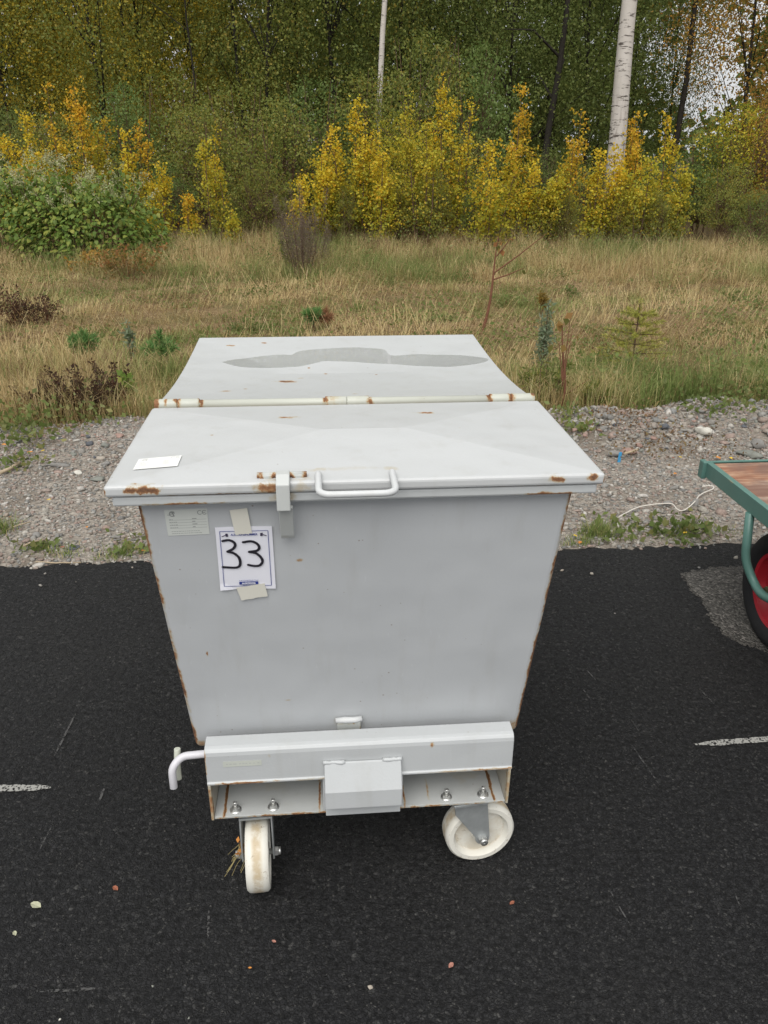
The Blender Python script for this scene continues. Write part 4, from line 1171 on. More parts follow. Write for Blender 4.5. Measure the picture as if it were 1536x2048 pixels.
# ------------------------------------------------------------------ green bushes behind them
BUSH = {}
BUSH['a'] = clump_tree(3.0, 1.25, .35, 21, 95, 60, .062, trunk_r=.03, stems=5, cl_s=.2)
BUSH['b'] = clump_tree(3.4, 1.1, .3, 22, 95, 62, .060, trunk_r=.03, stems=5, cl_s=.19)
BUSH['c'] = clump_tree(2.6, 1.4, .2, 23, 100, 60, .058, trunk_r=.03, stems=6, cl_s=.2)
BM = {}
for k, (me, sm) in BUSH.items():
    o = sm.build('stem', M['bark_twig']); BM[k] = (me, o.data); COL.objects.unlink(o); bpy.data.objects.remove(o)
CROWN_CACHE = {}
def bush(kind, u, vtop, Y, leafm, label, wid=1.0, rz=0.0, group='bushes at the forest edge', name='bush'):
    tip = at_y(u, vtop, Y); z0 = float(ground_h(tip.x, Y)); H0 = {'a':3.0,'b':3.4,'c':2.6}[kind]
    key = (kind, leafm.name)
    if key not in CROWN_CACHE:
        m_ = BM[kind][0].copy(); m_.materials.clear(); m_.materials.append(leafm); CROWN_CACHE[key] = m_
    r = empty(name, (tip.x, Y, z0), rz); s_ = (tip.z - z0)/H0
    r.scale = (s_*wid, s_*wid, s_)
    link('crown', CROWN_CACHE[key], None, r); link('stem', BM[kind][1], None, r)
    return tag(r, label, 'bush', group)
B_ = bush
B_('a',395,215,16.6,M['leaf_olive'],'rounded olive bush over the dark hollow at left centre',1.0,.3)
B_('b',470,150,17.6,M['leaf_olive'],'tall loose olive bush behind the rounded one',1.0,1.2)
B_('a',545,195,16.2,M['leaf_olive'],'olive bush just left of the central yellow thicket',1.0,2.1)
B_('b',630,140,17.4,M['leaf_green'],'green bush behind the left flank of the central thicket',1.0,.9)
B_('b',245,150,17.4,M['leaf_green'],'dark green bush between the two left yellow groups',1.0,2.6)
B_('c',330,330,15.6,M['leaf_green'],'low green bush behind the slim yellow shrubs',.9,1.9)
B_('b',330,120,18.4,M['leaf_olive'],'high olive bush under the left forest',1.0,4.0)
B_('a',120,230,16.8,M['leaf_olive'],'olive bush behind the far-left yellow shrubs',1.1,5.0)
B_('b',20,200,17.0,M['leaf_dark'],'dark bush at the left picture edge behind the yellow shrubs',1.1,3.0)
B_('b',730,120,17.6,M['leaf_olive'],'olive bush around the thin birch trunk',1.0,2.9)
B_('b',850,40,16.8,M['leaf_olive'],'tall olive bush with hanging twigs behind the central thicket',.8,4.4)
B_('b',965,60,17.0,M['leaf_green'],'tall green bush beside the dark forest gap',.75,5.2)
B_('a',800,230,16.4,M['leaf_yellowgreen'],'yellow-green bush inside the central thicket',1.0,.4)
B_('a',930,270,16.0,M['leaf_olive'],'olive bush behind the tallest yellow spire',1.0,3.6)
B_('c',1110,300,17.5,M['leaf_dark'],'dark low bush in the forest gap left of the thick birch',1.0,.2)
B_('c',1180,330,16.6,M['leaf_olive'],'olive undergrowth bush at the foot of the thick birch',1.0,1.0)
B_('c',1330,320,16.4,M['leaf_green'],'green bush under the pale sky gap',1.0,2.2)
B_('a',1425,270,15.8,M['leaf_green'],'grey-green bush right of the yellow row',1.0,2.8)
B_('b',1500,190,15.6,M['leaf_yellowgreen'],'yellow-green bush at the right picture edge',1.0,1.5)
B_('a',1470,330,14.6,M['leaf_olive'],'low olive bush in front of the right edge bushes',.9,3.1)
B_('c',1530,380,14.2,M['leaf_dark'],'dark low bush at the right picture edge above the grass',.9,4.1)
B_('b',1590,150,15.6,M['leaf_brown'],'orange-brown bush beyond the right picture edge',1.0,.1)
B_('c',520,330,15.4,M['leaf_olive'],'low olive bush arching over the dark hollow',.9,4.7)
B_('c',470,400,15.8,M['leaf_dark'],'dark thicket inside the hollow',.7,5.7)

B_('c',690,372,14.4,M['leaf_olive'],'olive bush low between the left spires of the central thicket',.62,1.3)
B_('c',785,350,14.6,M['leaf_yellowgreen'],'yellow-green bush low in the middle of the central thicket',.6,2.3)
B_('c',872,345,14.5,M['leaf_olive'],'olive bush at the foot of the tallest yellow spire',.6,3.3)
B_('c',962,360,14.5,M['leaf_green'],'green bush low at the right of the central thicket',.6,.7)
B_('c',1135,385,14.3,M['leaf_olive'],'olive bush low left of the thick birch foot',.6,4.3)
B_('c',1245,372,14.2,M['leaf_yellowgreen'],'yellow-green bush in front of the thick birch foot',.6,5.3)
B_('c',1320,380,14.2,M['leaf_olive'],'olive bush low at the right end of the yellow row',.6,1.8)
B_('c',215,372,14.9,M['leaf_olive'],'olive bush between the broad-leaved bush and the slim yellow shrubs',.6,2.8)

# ------------------------------------------------------------------ forest trees
TREES = {}
for k, args in {'a': dict(H=9.5,R=2.1,zlo=1.0,seed=31,ncl=170,nl=165,leaf=.058,trunk_r=.05,cl_s=.40),
                'b': dict(H=10.5,R=1.8,zlo=1.2,seed=32,ncl=170,nl=165,leaf=.056,trunk_r=.05,cl_s=.38),
                'c': dict(H=8.5,R=2.4,zlo=.8,seed=33,ncl=180,nl=165,leaf=.058,trunk_r=.05,cl_s=.40)}.items():
    me, sm = clump_tree(**args); o = sm.build('trunk', M['bark_dark']); TREES[k] = (me, o.data, args['H']); COL.objects.unlink(o); bpy.data.objects.remove(o)
TC = {}
def tree(kind, u, Y, leafm, label, s=1.0, rz=0.0, group='forest trees behind the shrubs', z=1.0):
    p = at_y(u, 304, Y)
    key = (kind, leafm.name)
    if key not in TC:
        m_ = TREES[kind][0].copy(); m_.materials.clear(); m_.materials.append(leafm); TC[key] = m_
    r = empty('forest_tree', (p.x, Y, float(ground_h(p.x, Y)) - .03), rz); r.scale = (s, s, s*z)
    link('crown', TC[key], None, r); link('trunk', TREES[kind][1], None, r)
    return tag(r, label, 'tree', group)
DKL = 'dark leafy tree deep in the forest behind the shrubs'
OLL = 'olive green tree in the forest behind the shrubs'
OCL = 'tree with ochre autumn leaves high at the left of the forest'
spec = [('a',40,20.5,'leaf_ochre',OCL),('b',150,23,'leaf_ochre',OCL),('c',300,21.5,'leaf_ochre',OCL),('a',420,22,'leaf_olive',OLL),('b',520,20,'leaf_olive',OLL),
        ('c',600,22.5,'leaf_dark',DKL),('b',690,20.5,'leaf_olive',OLL),('a',800,21,'leaf_dark',DKL),('b',900,22,'leaf_olive',OLL),('c',1010,20.5,'leaf_dark',DKL),
        ('a',1110,22.5,'leaf_dark',DKL),('b',1180,20.8,'leaf_dark',DKL),('c',-60,22,'leaf_dark',DKL),('b',220,19.5,'leaf_olive',OLL),('a',-150,20,'leaf_olive',OLL),
        ('b',90,27,'leaf_ochre',OCL),('a',250,28,'leaf_ochre',OCL),('c',400,27,'leaf_ochre',OCL),('b',560,28,'leaf_dark',DKL),('a',680,27,'leaf_dark',DKL),('c',820,28,'leaf_dark',DKL),
        ('b',960,27,'leaf_dark',DKL),('a',1080,28,'leaf_dark',DKL),('c',1190,27,'leaf_dark',DKL),('a',-260,24,'leaf_dark',DKL),('c',-60,30,'leaf_dark',DKL)]
for i, (k, u, Y, lm, lab) in enumerate(spec):
    tree(k, u, Y, M[lm], lab, random.uniform(.95, 1.15), random.uniform(0, 6.28))
tree('b',1268,23,M['leaf_dark'],'dark slender tree right behind the thick birch',.85,1.1)
tree('b',1345,24,M['leaf_dark'],'dark tree standing in the middle of the pale sky gap',.62,2.2,z=1.5)
tree('a',1500,19.5,M['leaf_brown'],'tree with orange-brown leaves at the upper right',1.0,3.2)
tree('b',1600,20,M['leaf_brown'],'orange-brown tree beyond the right picture edge',1.0,.2)
tree('c',1700,23,M['leaf_dark'],DKL,1.0,4.2)
tree('a',1850,21,M['leaf_olive'],OLL,1.0,5.2)

def birch(u0, v0, u1, v1, Y, d0, label, seed):
    """white stem through two pixels of the photo, at distance Y"""
    a, b = at_y(u0, v0, Y), at_y(u1, v1, Y)
    dx = (a.x - b.x)/(a.z - b.z); bx = b.x - dx*b.z
    r = empty('birch_tree', (bx, Y, 0))
    H_ = 12.0
    rng = np.random.default_rng(seed)
    pts = [(dx*z + .02*math.sin(z*1.3), .01*z, z) for z in np.linspace(-.1, H_, 14)]
    MB().tube(pts, [d0/2*(1.08 - .85*(z/H_)) for z in np.linspace(0, H_, 14)], 18, False).build('trunk', M['bark_birch'], r)
    C_ = np.stack([rng.normal(0, 1.3, 90) + dx*9, rng.normal(0, 1.3, 90), rng.uniform(6.5, 12.8, 90)], -1)
    idx = np.repeat(np.arange(90), 50)
    P = C_[idx] + rng.normal(0, .3, (len(idx), 3)); A = rng.normal(0, .6, P.shape) + np.array([0, 0, -.8])
    link('crown', crown_mesh('crown', P, A, .06, .045, rng), M['leaf_yellowgreen'], r)
    lm = MB()
    for c_ in C_[::6]:
        z = max(5.0, c_[2] - 1.2); lm.tube([(dx*z, .01*z, z), tuple((np.array([dx*z, 0, z]) + c_)/2 + np.array([0,0,.2])), tuple(c_)], [.03,.018,.006], 5, False)
    lm.build('limb', M['bark_twig'], r)
    return tag(r, label, 'tree', 'white birch trunks')
birch(1262, 0, 1230, 320, 17.0, .345, 'thick white birch trunk with dark lenticels at upper right', 5)
birch(771, 0, 760, 190, 18.0, .125, 'thin white birch trunk half hidden by leaves at upper centre', 6)
# plain dark trunks one can tell apart
for i, (u, v1, Y, d_, lean, lab) in enumerate([(500,0,20,.09,-.05,'dark bare trunk with side limbs left of the picture centre'),(265,0,20.6,.07,.02,'slim dark trunk between ochre leaves at upper left'),
        (1085,0,19,.15,.06,'dark forked trunk left of the thick birch'),(1350,0,20,.14,.0,'dark trunk seen against the pale sky gap'),
        (405,0,19.2,.05,-.02,'dark stem among olive leaves left of the bare trunk')]):
    p = at_y(u, 304, Y); r = empty('bare_tree', (p.x, Y, 0)); rng = np.random.default_rng(700 + i)
    t_ = MB(); pts = [(lean*z + .03*math.sin(z*1.7 + i), .02*math.sin(z), z) for z in np.linspace(0, 9, 10)]
    t_.tube(pts, [d_/2*(1.1 - .8*q) for q in np.linspace(0, 1, 10)], 8, False); t_.build('trunk', M['bark_dark'], r)
    for k in range(7):
        z = rng.uniform(2.2, 7.5); az = rng.uniform(0, 2*PI); L_ = rng.uniform(.8, 1.9); b0 = (lean*z, 0, z)
        m_ = MB(); m_.tube([b0, (b0[0]+math.cos(az)*L_*.5, math.sin(az)*L_*.5, z+.25+rng.uniform(0,.3)), (b0[0]+math.cos(az)*L_, math.sin(az)*L_, z+rng.uniform(.3,1.0))], [d_*.22, d_*.14, .006], 5, False)
        m_.build('limb', M['bark_dark'], r)
    tag(r, lab, 'tree', 'dark forest trunks')

# the far wood that closes the view, open where the sky shows
rng = np.random.default_rng(77)
n_c = 3600
X = rng.uniform(-36, 40, n_c); Y = rng.uniform(33, 42, n_c); Z = rng.uniform(0, 13, n_c)
c_, s_ = math.cos(TILT), math.sin(TILT)
dep = Y*c_ - (Z - EYE)*s_; U = 768 + FPX*X/dep; Vv = 1024 - FPX*((Z - EYE)*c_ + Y*s_)/dep
gap = ((U - 1395)/125)**2 + ((Vv - 130)/125)**2 < 1.0
gap |= ((U - 1195)/40)**2 + ((Vv - 60)/45)**2 < 1.0
gap |= ((U - 880)/22)**2 + ((Vv - 50)/40)**2 < 1.0
gap |= ((U - 1440)/120)**2 + ((Vv - 10)/60)**2 < 1.0
k = ~gap; C_ = np.stack([X, Y, Z], -1)[k]
idx = np.repeat(np.arange(len(C_)), 26)
P = C_[idx] + rng.normal(0, .5, (len(idx), 3)); A = rng.normal(0, .7, P.shape) + np.array([0,0,-.3])
tag(link('distant_wood', crown_mesh('distant_wood', P, A, rng.uniform(.28,.55,len(P)), rng.uniform(.2,.4,len(P)), rng), M['leaf_dark']), 'dark far-off wood closing the view behind the trees', None, None, 'stuff')

# ------------------------------------------------------------------ broad-leaved bush at left
rng = np.random.default_rng(88)
def big_leaf(P, A, L, rng):
    n = len(P); A = unit(A); up = np.array([0,0,1.0]) + rng.normal(0,.35,(n,3)); S_ = unit(np.cross(A, up)); N_ = np.cross(S_, A)
    L = L[:, None]
    v = np.stack([P, P+A*L*.18+S_*L*.36-N_*L*.02, P+A*L*.55+S_*L*.30-N_*L*.05, P+A*L-N_*L*.16, P+A*L*.55-S_*L*.30-N_*L*.05, P+A*L*.18-S_*L*.36-N_*L*.02, P+A*L*.5+N_*L*.05], 1)
    b = (np.arange(n)*7)[:, None]
    T = np.concatenate([b+np.array([q]) for q in ((0,1,6),(1,2,6),(2,3,6),(3,4,6),(4,5,6),(5,0,6))], 0)
    return v.reshape(-1,3), T
M['leaf_knot'] = leaf_mat('broad_green_leaf', stops((.15,.23,.045),(.20,.29,.055),(.12,.19,.04),(.25,.32,.07),(.36,.36,.08),(.17,.25,.05)), trans=.35, rough=.5)
M['flower'] = leaf_mat('pale_flower_spray', stops((.48,.45,.27),(.40,.41,.20),(.56,.52,.36),(.30,.35,.14)), trans=.3)
def broad_bush(px, py, Rx, Ry, H_, nl, nf, seed, label):
    rng = np.random.default_rng(seed)
    r = empty('broad_leaved_bush', (px, py, float(ground_h(px, py))))
    d = unit(rng.normal(0,1,(nl,3))); d[:,2] = np.abs(d[:,2]); rad = rng.uniform(.55,1.02,nl)**.5
    lump = 1 + .12*np.sin(5*np.arctan2(d[:,1],d[:,0])+seed) + .10*np.sin(9*d[:,0]+4*d[:,2])
    P = d*np.array([Rx,Ry,H_])*(rad*lump)[:,None]
    A = d*np.array([.7,.7,.1]) + np.array([0,-.25,-.45]) + rng.normal(0,.35,P.shape)
    v, T = big_leaf(P, A, rng.uniform(.04,.098,nl), rng); link('foliage', np_mesh('foliage', v, None, T), M['leaf_knot'], r)
    d = unit(rng.normal(0,1,(nf,3))); d[:,2] = np.abs(d[:,2])*1.4+.75; d = unit(d)
    C_ = d*np.array([Rx,Ry,H_])*1.03*(1 + .12*np.sin(5*np.arctan2(d[:,1],d[:,0])+seed) + .10*np.sin(9*d[:,0]+4*d[:,2]))[:,None]
    idx = np.repeat(np.arange(nf), 26); dr = unit(d + rng.normal(0,.5,d.shape))
    P = C_[idx] + dr[idx]*rng.uniform(-.02,.16,len(idx))[:,None] + rng.normal(0,.018,(len(idx),3)); A = rng.normal(0,.7,P.shape)+np.array([0,0,.3])
    link('flower_spray', crown_mesh('flower_spray', P, A, .035, .016, rng), M['flower'], r)
    sm = MB()
    for i in range(16):
        a = rng.uniform(0,2*PI); q = rng.uniform(.1,.45); x, y = q*Rx*math.cos(a), q*Ry*math.sin(a)
        sm.tube([(x,y,0),(x*1.3,y*1.3,H_*.5),(x*1.8,y*1.8-.1,H_*.85)], [.010,.008,.004], 5, False)
    sm.build('stem', M['bark_twig'], r)
    return tag(r, label, 'bush', 'broad-leaved flowering bushes')
p = at_y(175, 520, 12.4); broad_bush(p.x, 12.6, 1.15, .9, 1.16, 4600, 80, 1, 'large dark green broad-leaved bush with pale flower sprays at left')
p = at_y(15, 520, 12.4); broad_bush(p.x, 12.9, 1.0, .8, 1.28, 3700, 95, 2, 'pale green broad-leaved bush cut by the left picture edge')

# ------------------------------------------------------------------ grass
def mat_grass(name, st):
    t = NT(name); g = t.new('ShaderNodeNewGeometry')
    c = t.ramp(g.outputs['Random Per Island'], st)
    b = t.pbr(c, .7, .2)
    tr = t.new('ShaderNodeBsdfTranslucent'); t.l.new(c, tr.inputs['Color']); mx = t.new('ShaderNodeMixShader'); mx.inputs[0].default_value = .25
    t.l.new(b.outputs[0], mx.inputs[1]); t.l.new(tr.outputs[0], mx.inputs[2]); t.l.new(mx.outputs[0], t.out.inputs[0])
    return t.m
G_STRAW = mat_grass('dry_straw', stops((.552,.414,.207),(.460,.322,.149),(.667,.540,.310),(.345,.241,.103),(.506,.380,.184),(.425,.356,.161),(.598,.483,.253)))
G_MID = mat_grass('half_dry_grass', stops((.391,.345,.138),(.299,.287,.103),(.483,.414,.184),(.230,.253,.086),(.529,.460,.230)))
G_GREEN = mat_grass('green_grass', stops((.17,.24,.06),(.22,.27,.085),(.13,.19,.05),(.28,.30,.11),(.19,.24,.07)))
G_BROWN = mat_grass('brown_seed_stalk', stops((.17,.10,.055),(.13,.075,.045),(.22,.13,.07),(.26,.17,.09)))
def blades(X, Y, h, lean, w, rng, az=None):
    n = len(X); az = rng.uniform(0, 2*PI, n) if az is None else az
    d = np.stack([np.cos(az), np.sin(az), np.zeros(n)], -1); s_ = np.stack([-np.sin(az), np.cos(az), np.zeros(n)], -1)
    tw = rng.normal(0, .8, n); s_ = s_*np.cos(tw)[:,None] + d*np.sin(tw)[:,None]
    z0 = ground_h(X, Y) - .01
    b = np.stack([X, Y, z0], -1)
    m = b + d*(h*.45*np.sin(lean*.5))[:,None] + np.array([0,0,1.0])*(h*.55*np.cos(lean*.5))[:,None]
    t_ = m + d*(h*.55*np.sin(np.minimum(lean*1.4,1.9)))[:,None] + np.array([0,0,1.0])*(h*.5*np.cos(np.minimum(lean*1.4,1.75)))[:,None]
    W_ = w[:,None]
    v = np.stack([b - s_*W_, b + s_*W_, m + s_*W_*.8, m - s_*W_*.8, t_], 1)
    return v
def grass_patch(name, sets, mats, label):
    VV, QQ, TT, mq, mt = [], [], [], [], []; n0 = 0
    for v, mi in sets:
        n = len(v); b = n0 + np.arange(n)*5
        VV.append(v.reshape(-1,3)); QQ.append(np.stack([b,b+1,b+2,b+3],-1)); TT.append(np.stack([b+3,b+2,b+4],-1)); mq.append(mi); mt.append(mi); n0 += n*5
    me = np_mesh(name, np.concatenate(VV), np.concatenate(QQ), np.concatenate(TT), np.concatenate(mq+mt))
    return tag(link(name, me, mats), label, None, None, 'stuff')
rng = np.random.default_rng(99)
def scatter(n, ylo, yhi, xk=.60, x0=.5):
    Y = np.sqrt(rng.uniform(ylo**2, yhi**2, n)); X = rng.uniform(-1, 1, n)*(xk*Y + x0)
    k = Y > bank_y(X) - .02*rng.standard_normal(n); return X[k], Y[k]
def pick(X, Y, bias):
    """which of straw / half dry / green / brown grows here"""
    for u_, v_, ru, rv, a_ in ((440,570,1.3,1.2,.9),(1000,545,1.6,.8,.6),(760,630,.9,.5,.6),(930,720,.35,.5,.9),(1250,770,.7,.5,.9),(700,520,1.2,.8,.5),(100,690,.8,.7,-.7),(1250,660,1.0,.8,-.5),(250,640,1.2,.7,-.5),(1380,560,1.2,.8,-.6)):
        p_ = at_z(u_, v_); bias = bias + a_*np.exp(-((X - p_.x)/ru)**2 - ((Y - p_.y)/rv)**2)
    g = 1.1*sn(X, Y, 1.1, 5.0) + .9*sn(X, Y, 3.1, 2.0) + .5*sn(X, Y, 7.0, 3.0) + bias + .4*rng.standard_normal(len(X))
    m = np.where(g > .85, 2, np.where(g > .2, 1, 0)); m[(sn(X, Y, 2.1, 7.0) + .5*rng.standard_normal(len(X))) > 1.0] = 3; m[rng.uniform(0,1,len(X)) < .04] = 3
    return m
sets = []
def bare(X, Y): return sn(X, Y, 1.7, 9.0) + .7*sn(X, Y, 4.3, 4.0)          # high where the ground lies open
# trampled thatch
X, Y = scatter(80000, 4.6, 12.5); k = bare(X, Y) + .35*rng.standard_normal(len(X)) < .50; X, Y = X[k], Y[k]
nn = len(X); sets.append((blades(X, Y, rng.uniform(.05,.20,nn), rng.uniform(1.0,1.55,nn), rng.uniform(.0012,.0026,nn), rng, 2.5*sn(X, Y, 1.5, 6.0) + rng.normal(0, .9, nn)), pick(X, Y, -.12)))
# long straws lying over it
X, Y = scatter(9000, 4.8, 13.0)
nn = len(X); sets.append((blades(X, Y, rng.uniform(.25,.6,nn), rng.uniform(1.2,1.5,nn), rng.uniform(.0012,.0022,nn), rng, 3*sn(X, Y, 1.2, 2.0) + rng.normal(0, .7, nn)), np.where(rng.uniform(0,1,nn) < .8, 0, 3)))
# tussocks, each its own height, lean and colour
def tussocks(n, ylo, yhi, nb, hr, rr, bias, xk=.60):
    CX_, CY_ = scatter(n, ylo, yhi, xk); kb = bare(CX_, CY_) < (.6 if yhi < 14 else 1.3); CX_, CY_ = CX_[kb], CY_[kb]; n = len(CX_)
    cnt = rng.integers(nb[0], nb[1], n); idx = np.repeat(np.arange(n), cnt)
    hh = rng.uniform(hr[0], hr[1], n)**1.0; rad = rng.uniform(rr[0], rr[1], n)
    az = rng.uniform(0, 2*PI, len(idx)); q = rng.uniform(0, 1, len(idx))**.7
    X = CX_[idx] + np.cos(az)*q*rad[idx]; Y = CY_[idx] + np.sin(az)*q*rad[idx]*.8
    k = Y > bank_y(X) - .03; X, Y, az, q, idx = X[k], Y[k], az[k], q[k], idx[k]
    m_ = pick(CX_, CY_, bias)[idx]; sw = rng.uniform(0, 1, len(m_)) < .25; m_ = np.where(sw, pick(X, Y, bias), m_)
    lean = .15 + q*rng.uniform(.3, 1.1, len(idx)); wind = rng.uniform(0, 2*PI, n)[idx]
    return blades(X, Y, hh[idx]*rng.uniform(.4,1.0,len(idx)), lean, rng.uniform(.0012,.0026,len(idx)), rng, np.where(rng.uniform(0,1,len(idx)) < .3, wind, az) + rng.normal(0,.4,len(idx))), m_
sets.append(tussocks(1000, 4.7, 13, (20, 70), (.05, .17), (.05, .18), .6))
sets.append(tussocks(90, 5.0, 11, (30, 90), (.12, .30), (.05, .14), .3))
# tall grass before the shrubs
sets.append(tussocks(950, 10.2, 14.9, (35, 95), (.16, .52), (.08, .26), .30, .64))
X, Y = scatter(30000, 9.8, 14.8, .62, .8)
hh = sstep(Y, 9.8 + .6*np.sin(X*.9), 11.8)*(.40 + .26*sn(X, Y, .9, 2.0) + .16*sn(X, Y, 2.7, 1.0))
k = hh > .08; X, Y, hh = X[k], Y[k], hh[k]
nn = len(X); sets.append((blades(X, Y, hh*rng.uniform(.30,.9,nn), rng.uniform(.02,.85,nn), rng.uniform(.0016,.0030,nn), rng), pick(X, Y, .12)))
# rank growth spilling over the edge of the gravel
sets.append(tussocks(260, 4.7, 5.9, (40, 110), (.10, .34), (.05, .15), .75))
# tall dry grass near the left of the gravel and at its edge
X = rng.uniform(-4.0, -.9, 15000); Y = bank_y(X) + rng.uniform(-.02, 1.1, 15000)**1.2
nn = len(X); sets.append((blades(X, Y, rng.uniform(.10,.36,nn)*np.clip(.5+.5*sn(X,Y,2.2,.3)+.35,.3,1.3), rng.uniform(.1,.8,nn), rng.uniform(.0012,.0024,nn), rng), pick(X, Y, .25)))
X = rng.uniform(.5, 4.2, 11000); Y = bank_y(X) + rng.uniform(-.03, .8, 11000)**1.4
nn = len(X); sets.append((blades(X, Y, rng.uniform(.08,.30,nn), rng.uniform(.1,.7,nn), rng.uniform(.0012,.0024,nn), rng), pick(X, Y, .65)))
grass_patch('meadow_grass', sets, [G_STRAW, G_MID, G_GREEN, G_BROWN], 'dry straw-coloured and green grass covering the meadow')
# little grass tufts along the asphalt edge
sets = []
for u, v, n_, h_ in [(1195,1062,260,.07),(1165,1080,120,.05),(1205,1068,160,.08),(1270,1058,120,.03),(1340,1068,200,.03),(1390,1062,90,.03),(255,1100,160,.05),(215,1108,120,.04),(130,1104,120,.05),(70,1100,60,.03),(1150,1088,90,.05),(1470,1062,60,.03),(0,1060,220,.09),(1050,1090,90,.05),(1420,1058,70,.03)]:
    p = at_z(u, v); X = p.x + .035*rng.standard_normal(n_); Y = p.y + .03*rng.standard_normal(n_); k = Y > edge_y(X) + .02; X, Y = X[k], Y[k]; nn = len(X)
    sets.append((blades(X, Y, h_*rng.uniform(.5,1.2,nn), rng.uniform(.1,1.1,nn), rng.uniform(.001,.002,nn), rng), np.where(rng.uniform(0,1,nn) < .85, 2, 1)))
grass_patch('verge_grass', sets, [G_STRAW, G_MID, G_GREEN, G_BROWN], 'small green grass tufts along the asphalt edge')

# low green leaves in the meadow
def leaf_patch(name, spots, leaf, mat, label, rng):
    P, A, L_ = [], [], []
    for x, y, r, h, n in spots:
        q = rng.normal(0, 1, (n, 3))*np.array([r, r*.8, h*.45]); b = np.array([x, y, float(ground_h(x, y)) + h*.5]) + q
        b[:,2] = np.maximum(b[:,2], ground_h(b[:,0], b[:,1]) + .005)
        P.append(b); A.append(rng.normal(0,.8,(n,3)) + np.array([0,0,.3])); L_.append(leaf*rng.uniform(.6,1.4,n))
    P = np.concatenate(P); A = np.concatenate(A); L_ = np.concatenate(L_)
    return tag(link(name, crown_mesh(name, P, A, L_, L_*.6, rng), mat), label, None, None, 'stuff')
sp_ = []
for _ in range(380):
    y = math.sqrt(random.uniform(5.0**2, 14.2**2)); x = random.uniform(-.58, .58)*y
    if y > float(bank_y(x)) + .1: sp_.append((x, y, random.uniform(.05,.24), random.uniform(.03,.10) + .30*max(0, min(1, (y - 10.5)/2))*random.random(), random.randint(25,130)))
for u, v, r, h, n in [(925,705,.25,.10,260),(1170,765,.25,.12,240),(1190,790,.18,.12,160),(1510,800,.25,.22,420),(1530,810,.2,.2,300),(1200,795,.14,.16,260),(1245,815,.12,.12,180),(1300,800,.2,.14,260),(1375,808,.2,.12,240),(1440,815,.2,.14,260),(1420,850,.12,.06,110),(1150,880,.06,.06,90),(1135,860,.05,.05,70),(1500,835,.14,.10,160),(60,860,.2,.14,240),(110,855,.16,.12,200),(25,880,.12,.08,140),(55,895,.08,.07,120),(40,935,.06,.06,80),(225,820,.12,.16,200),(200,845,.14,.10,160),(1350,1062,.09,.025,120),(1240,1060,.07,.03,90),(1390,1058,.06,.025,70),(262,1095,.06,.03,60),(75,1095,.05,.02,50),(1310,770,.2,.1,160),(860,615,.5,.12,260),(760,640,.5,.10,240),(1460,640,.5,.1,240),(1480,720,.4,.1,220)]:
    p = at_z(u, v); sp_.append((p.x, p.y, r, h, n))
leaf_patch('meadow_weeds', sp_, .035, leaf_mat('weed_leaf', stops((.20,.26,.075),(.25,.29,.10),(.17,.22,.06),(.30,.32,.14),(.34,.31,.12))), 'low green weeds scattered in the meadow', rng)
sp_ = []
for _ in range(300):
    y = math.sqrt(random.uniform(6.0**2, 13.8**2)); x = random.uniform(-.6, .6)*y
    if y > float(bank_y(x)) + .1: sp_.append((x, y, random.uniform(.08,.3), random.uniform(.05,.25) + .45*max(0, min(1, (y - 10)/2))*random.random(), random.randint(30,120)))
for u, v, r, h, n in [(1310,895,.18,.05,240),(1370,900,.25,.05,300),(1240,872,.14,.06,220),(1410,570,.6,.35,220),(1080,560,.6,.3,160)]:
    p = at_z(u, v); sp_.append((p.x, p.y, r, h, n))
leaf_patch('withered_weeds', sp_, .017, leaf_mat('withered_leaf', stops((.22,.13,.07),(.28,.17,.085),(.17,.10,.06),(.34,.20,.09),(.30,.23,.11))), 'brown withered weeds scattered in the meadow', rng)

# ------------------------------------------------------------------ single plants
def stalk_plant(name, u, v, vtop, label, cat, mat, bark, nst, spread, nl, leaf, wfac=.45, group=None, y=None, lo=.15, lr=.02, stem_r=.004, droop=0.0):
    """upright stalks set with leaves or seed heads; foot at pixel (u,v), tip at row vtop"""
    p = at_z(u, v) if y is None else at_y(u, v, y)
    x, Y = p.x, p.y; z0 = float(ground_h(x, Y)); H_ = at_y(u, vtop, Y).z - z0
    rng = np.random.default_rng(int(u*7 + v)); P, A = [], []; sm = MB()
    for s_ in range(nst):
        a = rng.uniform(0, 2*PI); r0 = spread*rng.uniform(.2,1) if s_ else 0; h = H_*(1 if s_ == 0 else rng.uniform(.55,.95))
        f = lambda q: np.array([math.cos(a)*r0*(.25+.75*q), math.sin(a)*r0*(.25+.75*q), h*q])
        sm.tube([tuple(f(q)) for q in (0,.35,.7,1)], [stem_r,stem_r*.85,stem_r*.6,stem_r*.3], 4, False)
        q = rng.uniform(lo, 1, nl); b = np.stack([f(k) for k in q]); P.append(b + rng.normal(0, lr, b.shape)*(1.25-q)[:,None])
        A.append(rng.normal(0,.8,b.shape) + np.array([0,0,.25-droop]))
    P = np.concatenate(P); A = np.concatenate(A); l_ = leaf*rng.uniform(.6,1.3,len(P))
    return mk_plant(name, (x, Y, z0), crown_mesh('foliage', P, A, l_, l_*wfac, rng), sm, mat, bark, label, cat, group)
M['leaf_grey'] = leaf_mat('grey_green_leaf', stops((.26,.31,.20),(.20,.26,.15),(.34,.38,.28),(.16,.21,.10)))
M['seed_grey'] = leaf_mat('dry_grey_seed', stops((.26,.19,.15),(.20,.15,.12),(.32,.25,.19),(.17,.14,.09)))
M['seed_brown'] = leaf_mat('dark_brown_seed', stops((.09,.045,.03),(.06,.035,.028),(.13,.06,.035),(.08,.06,.03)))
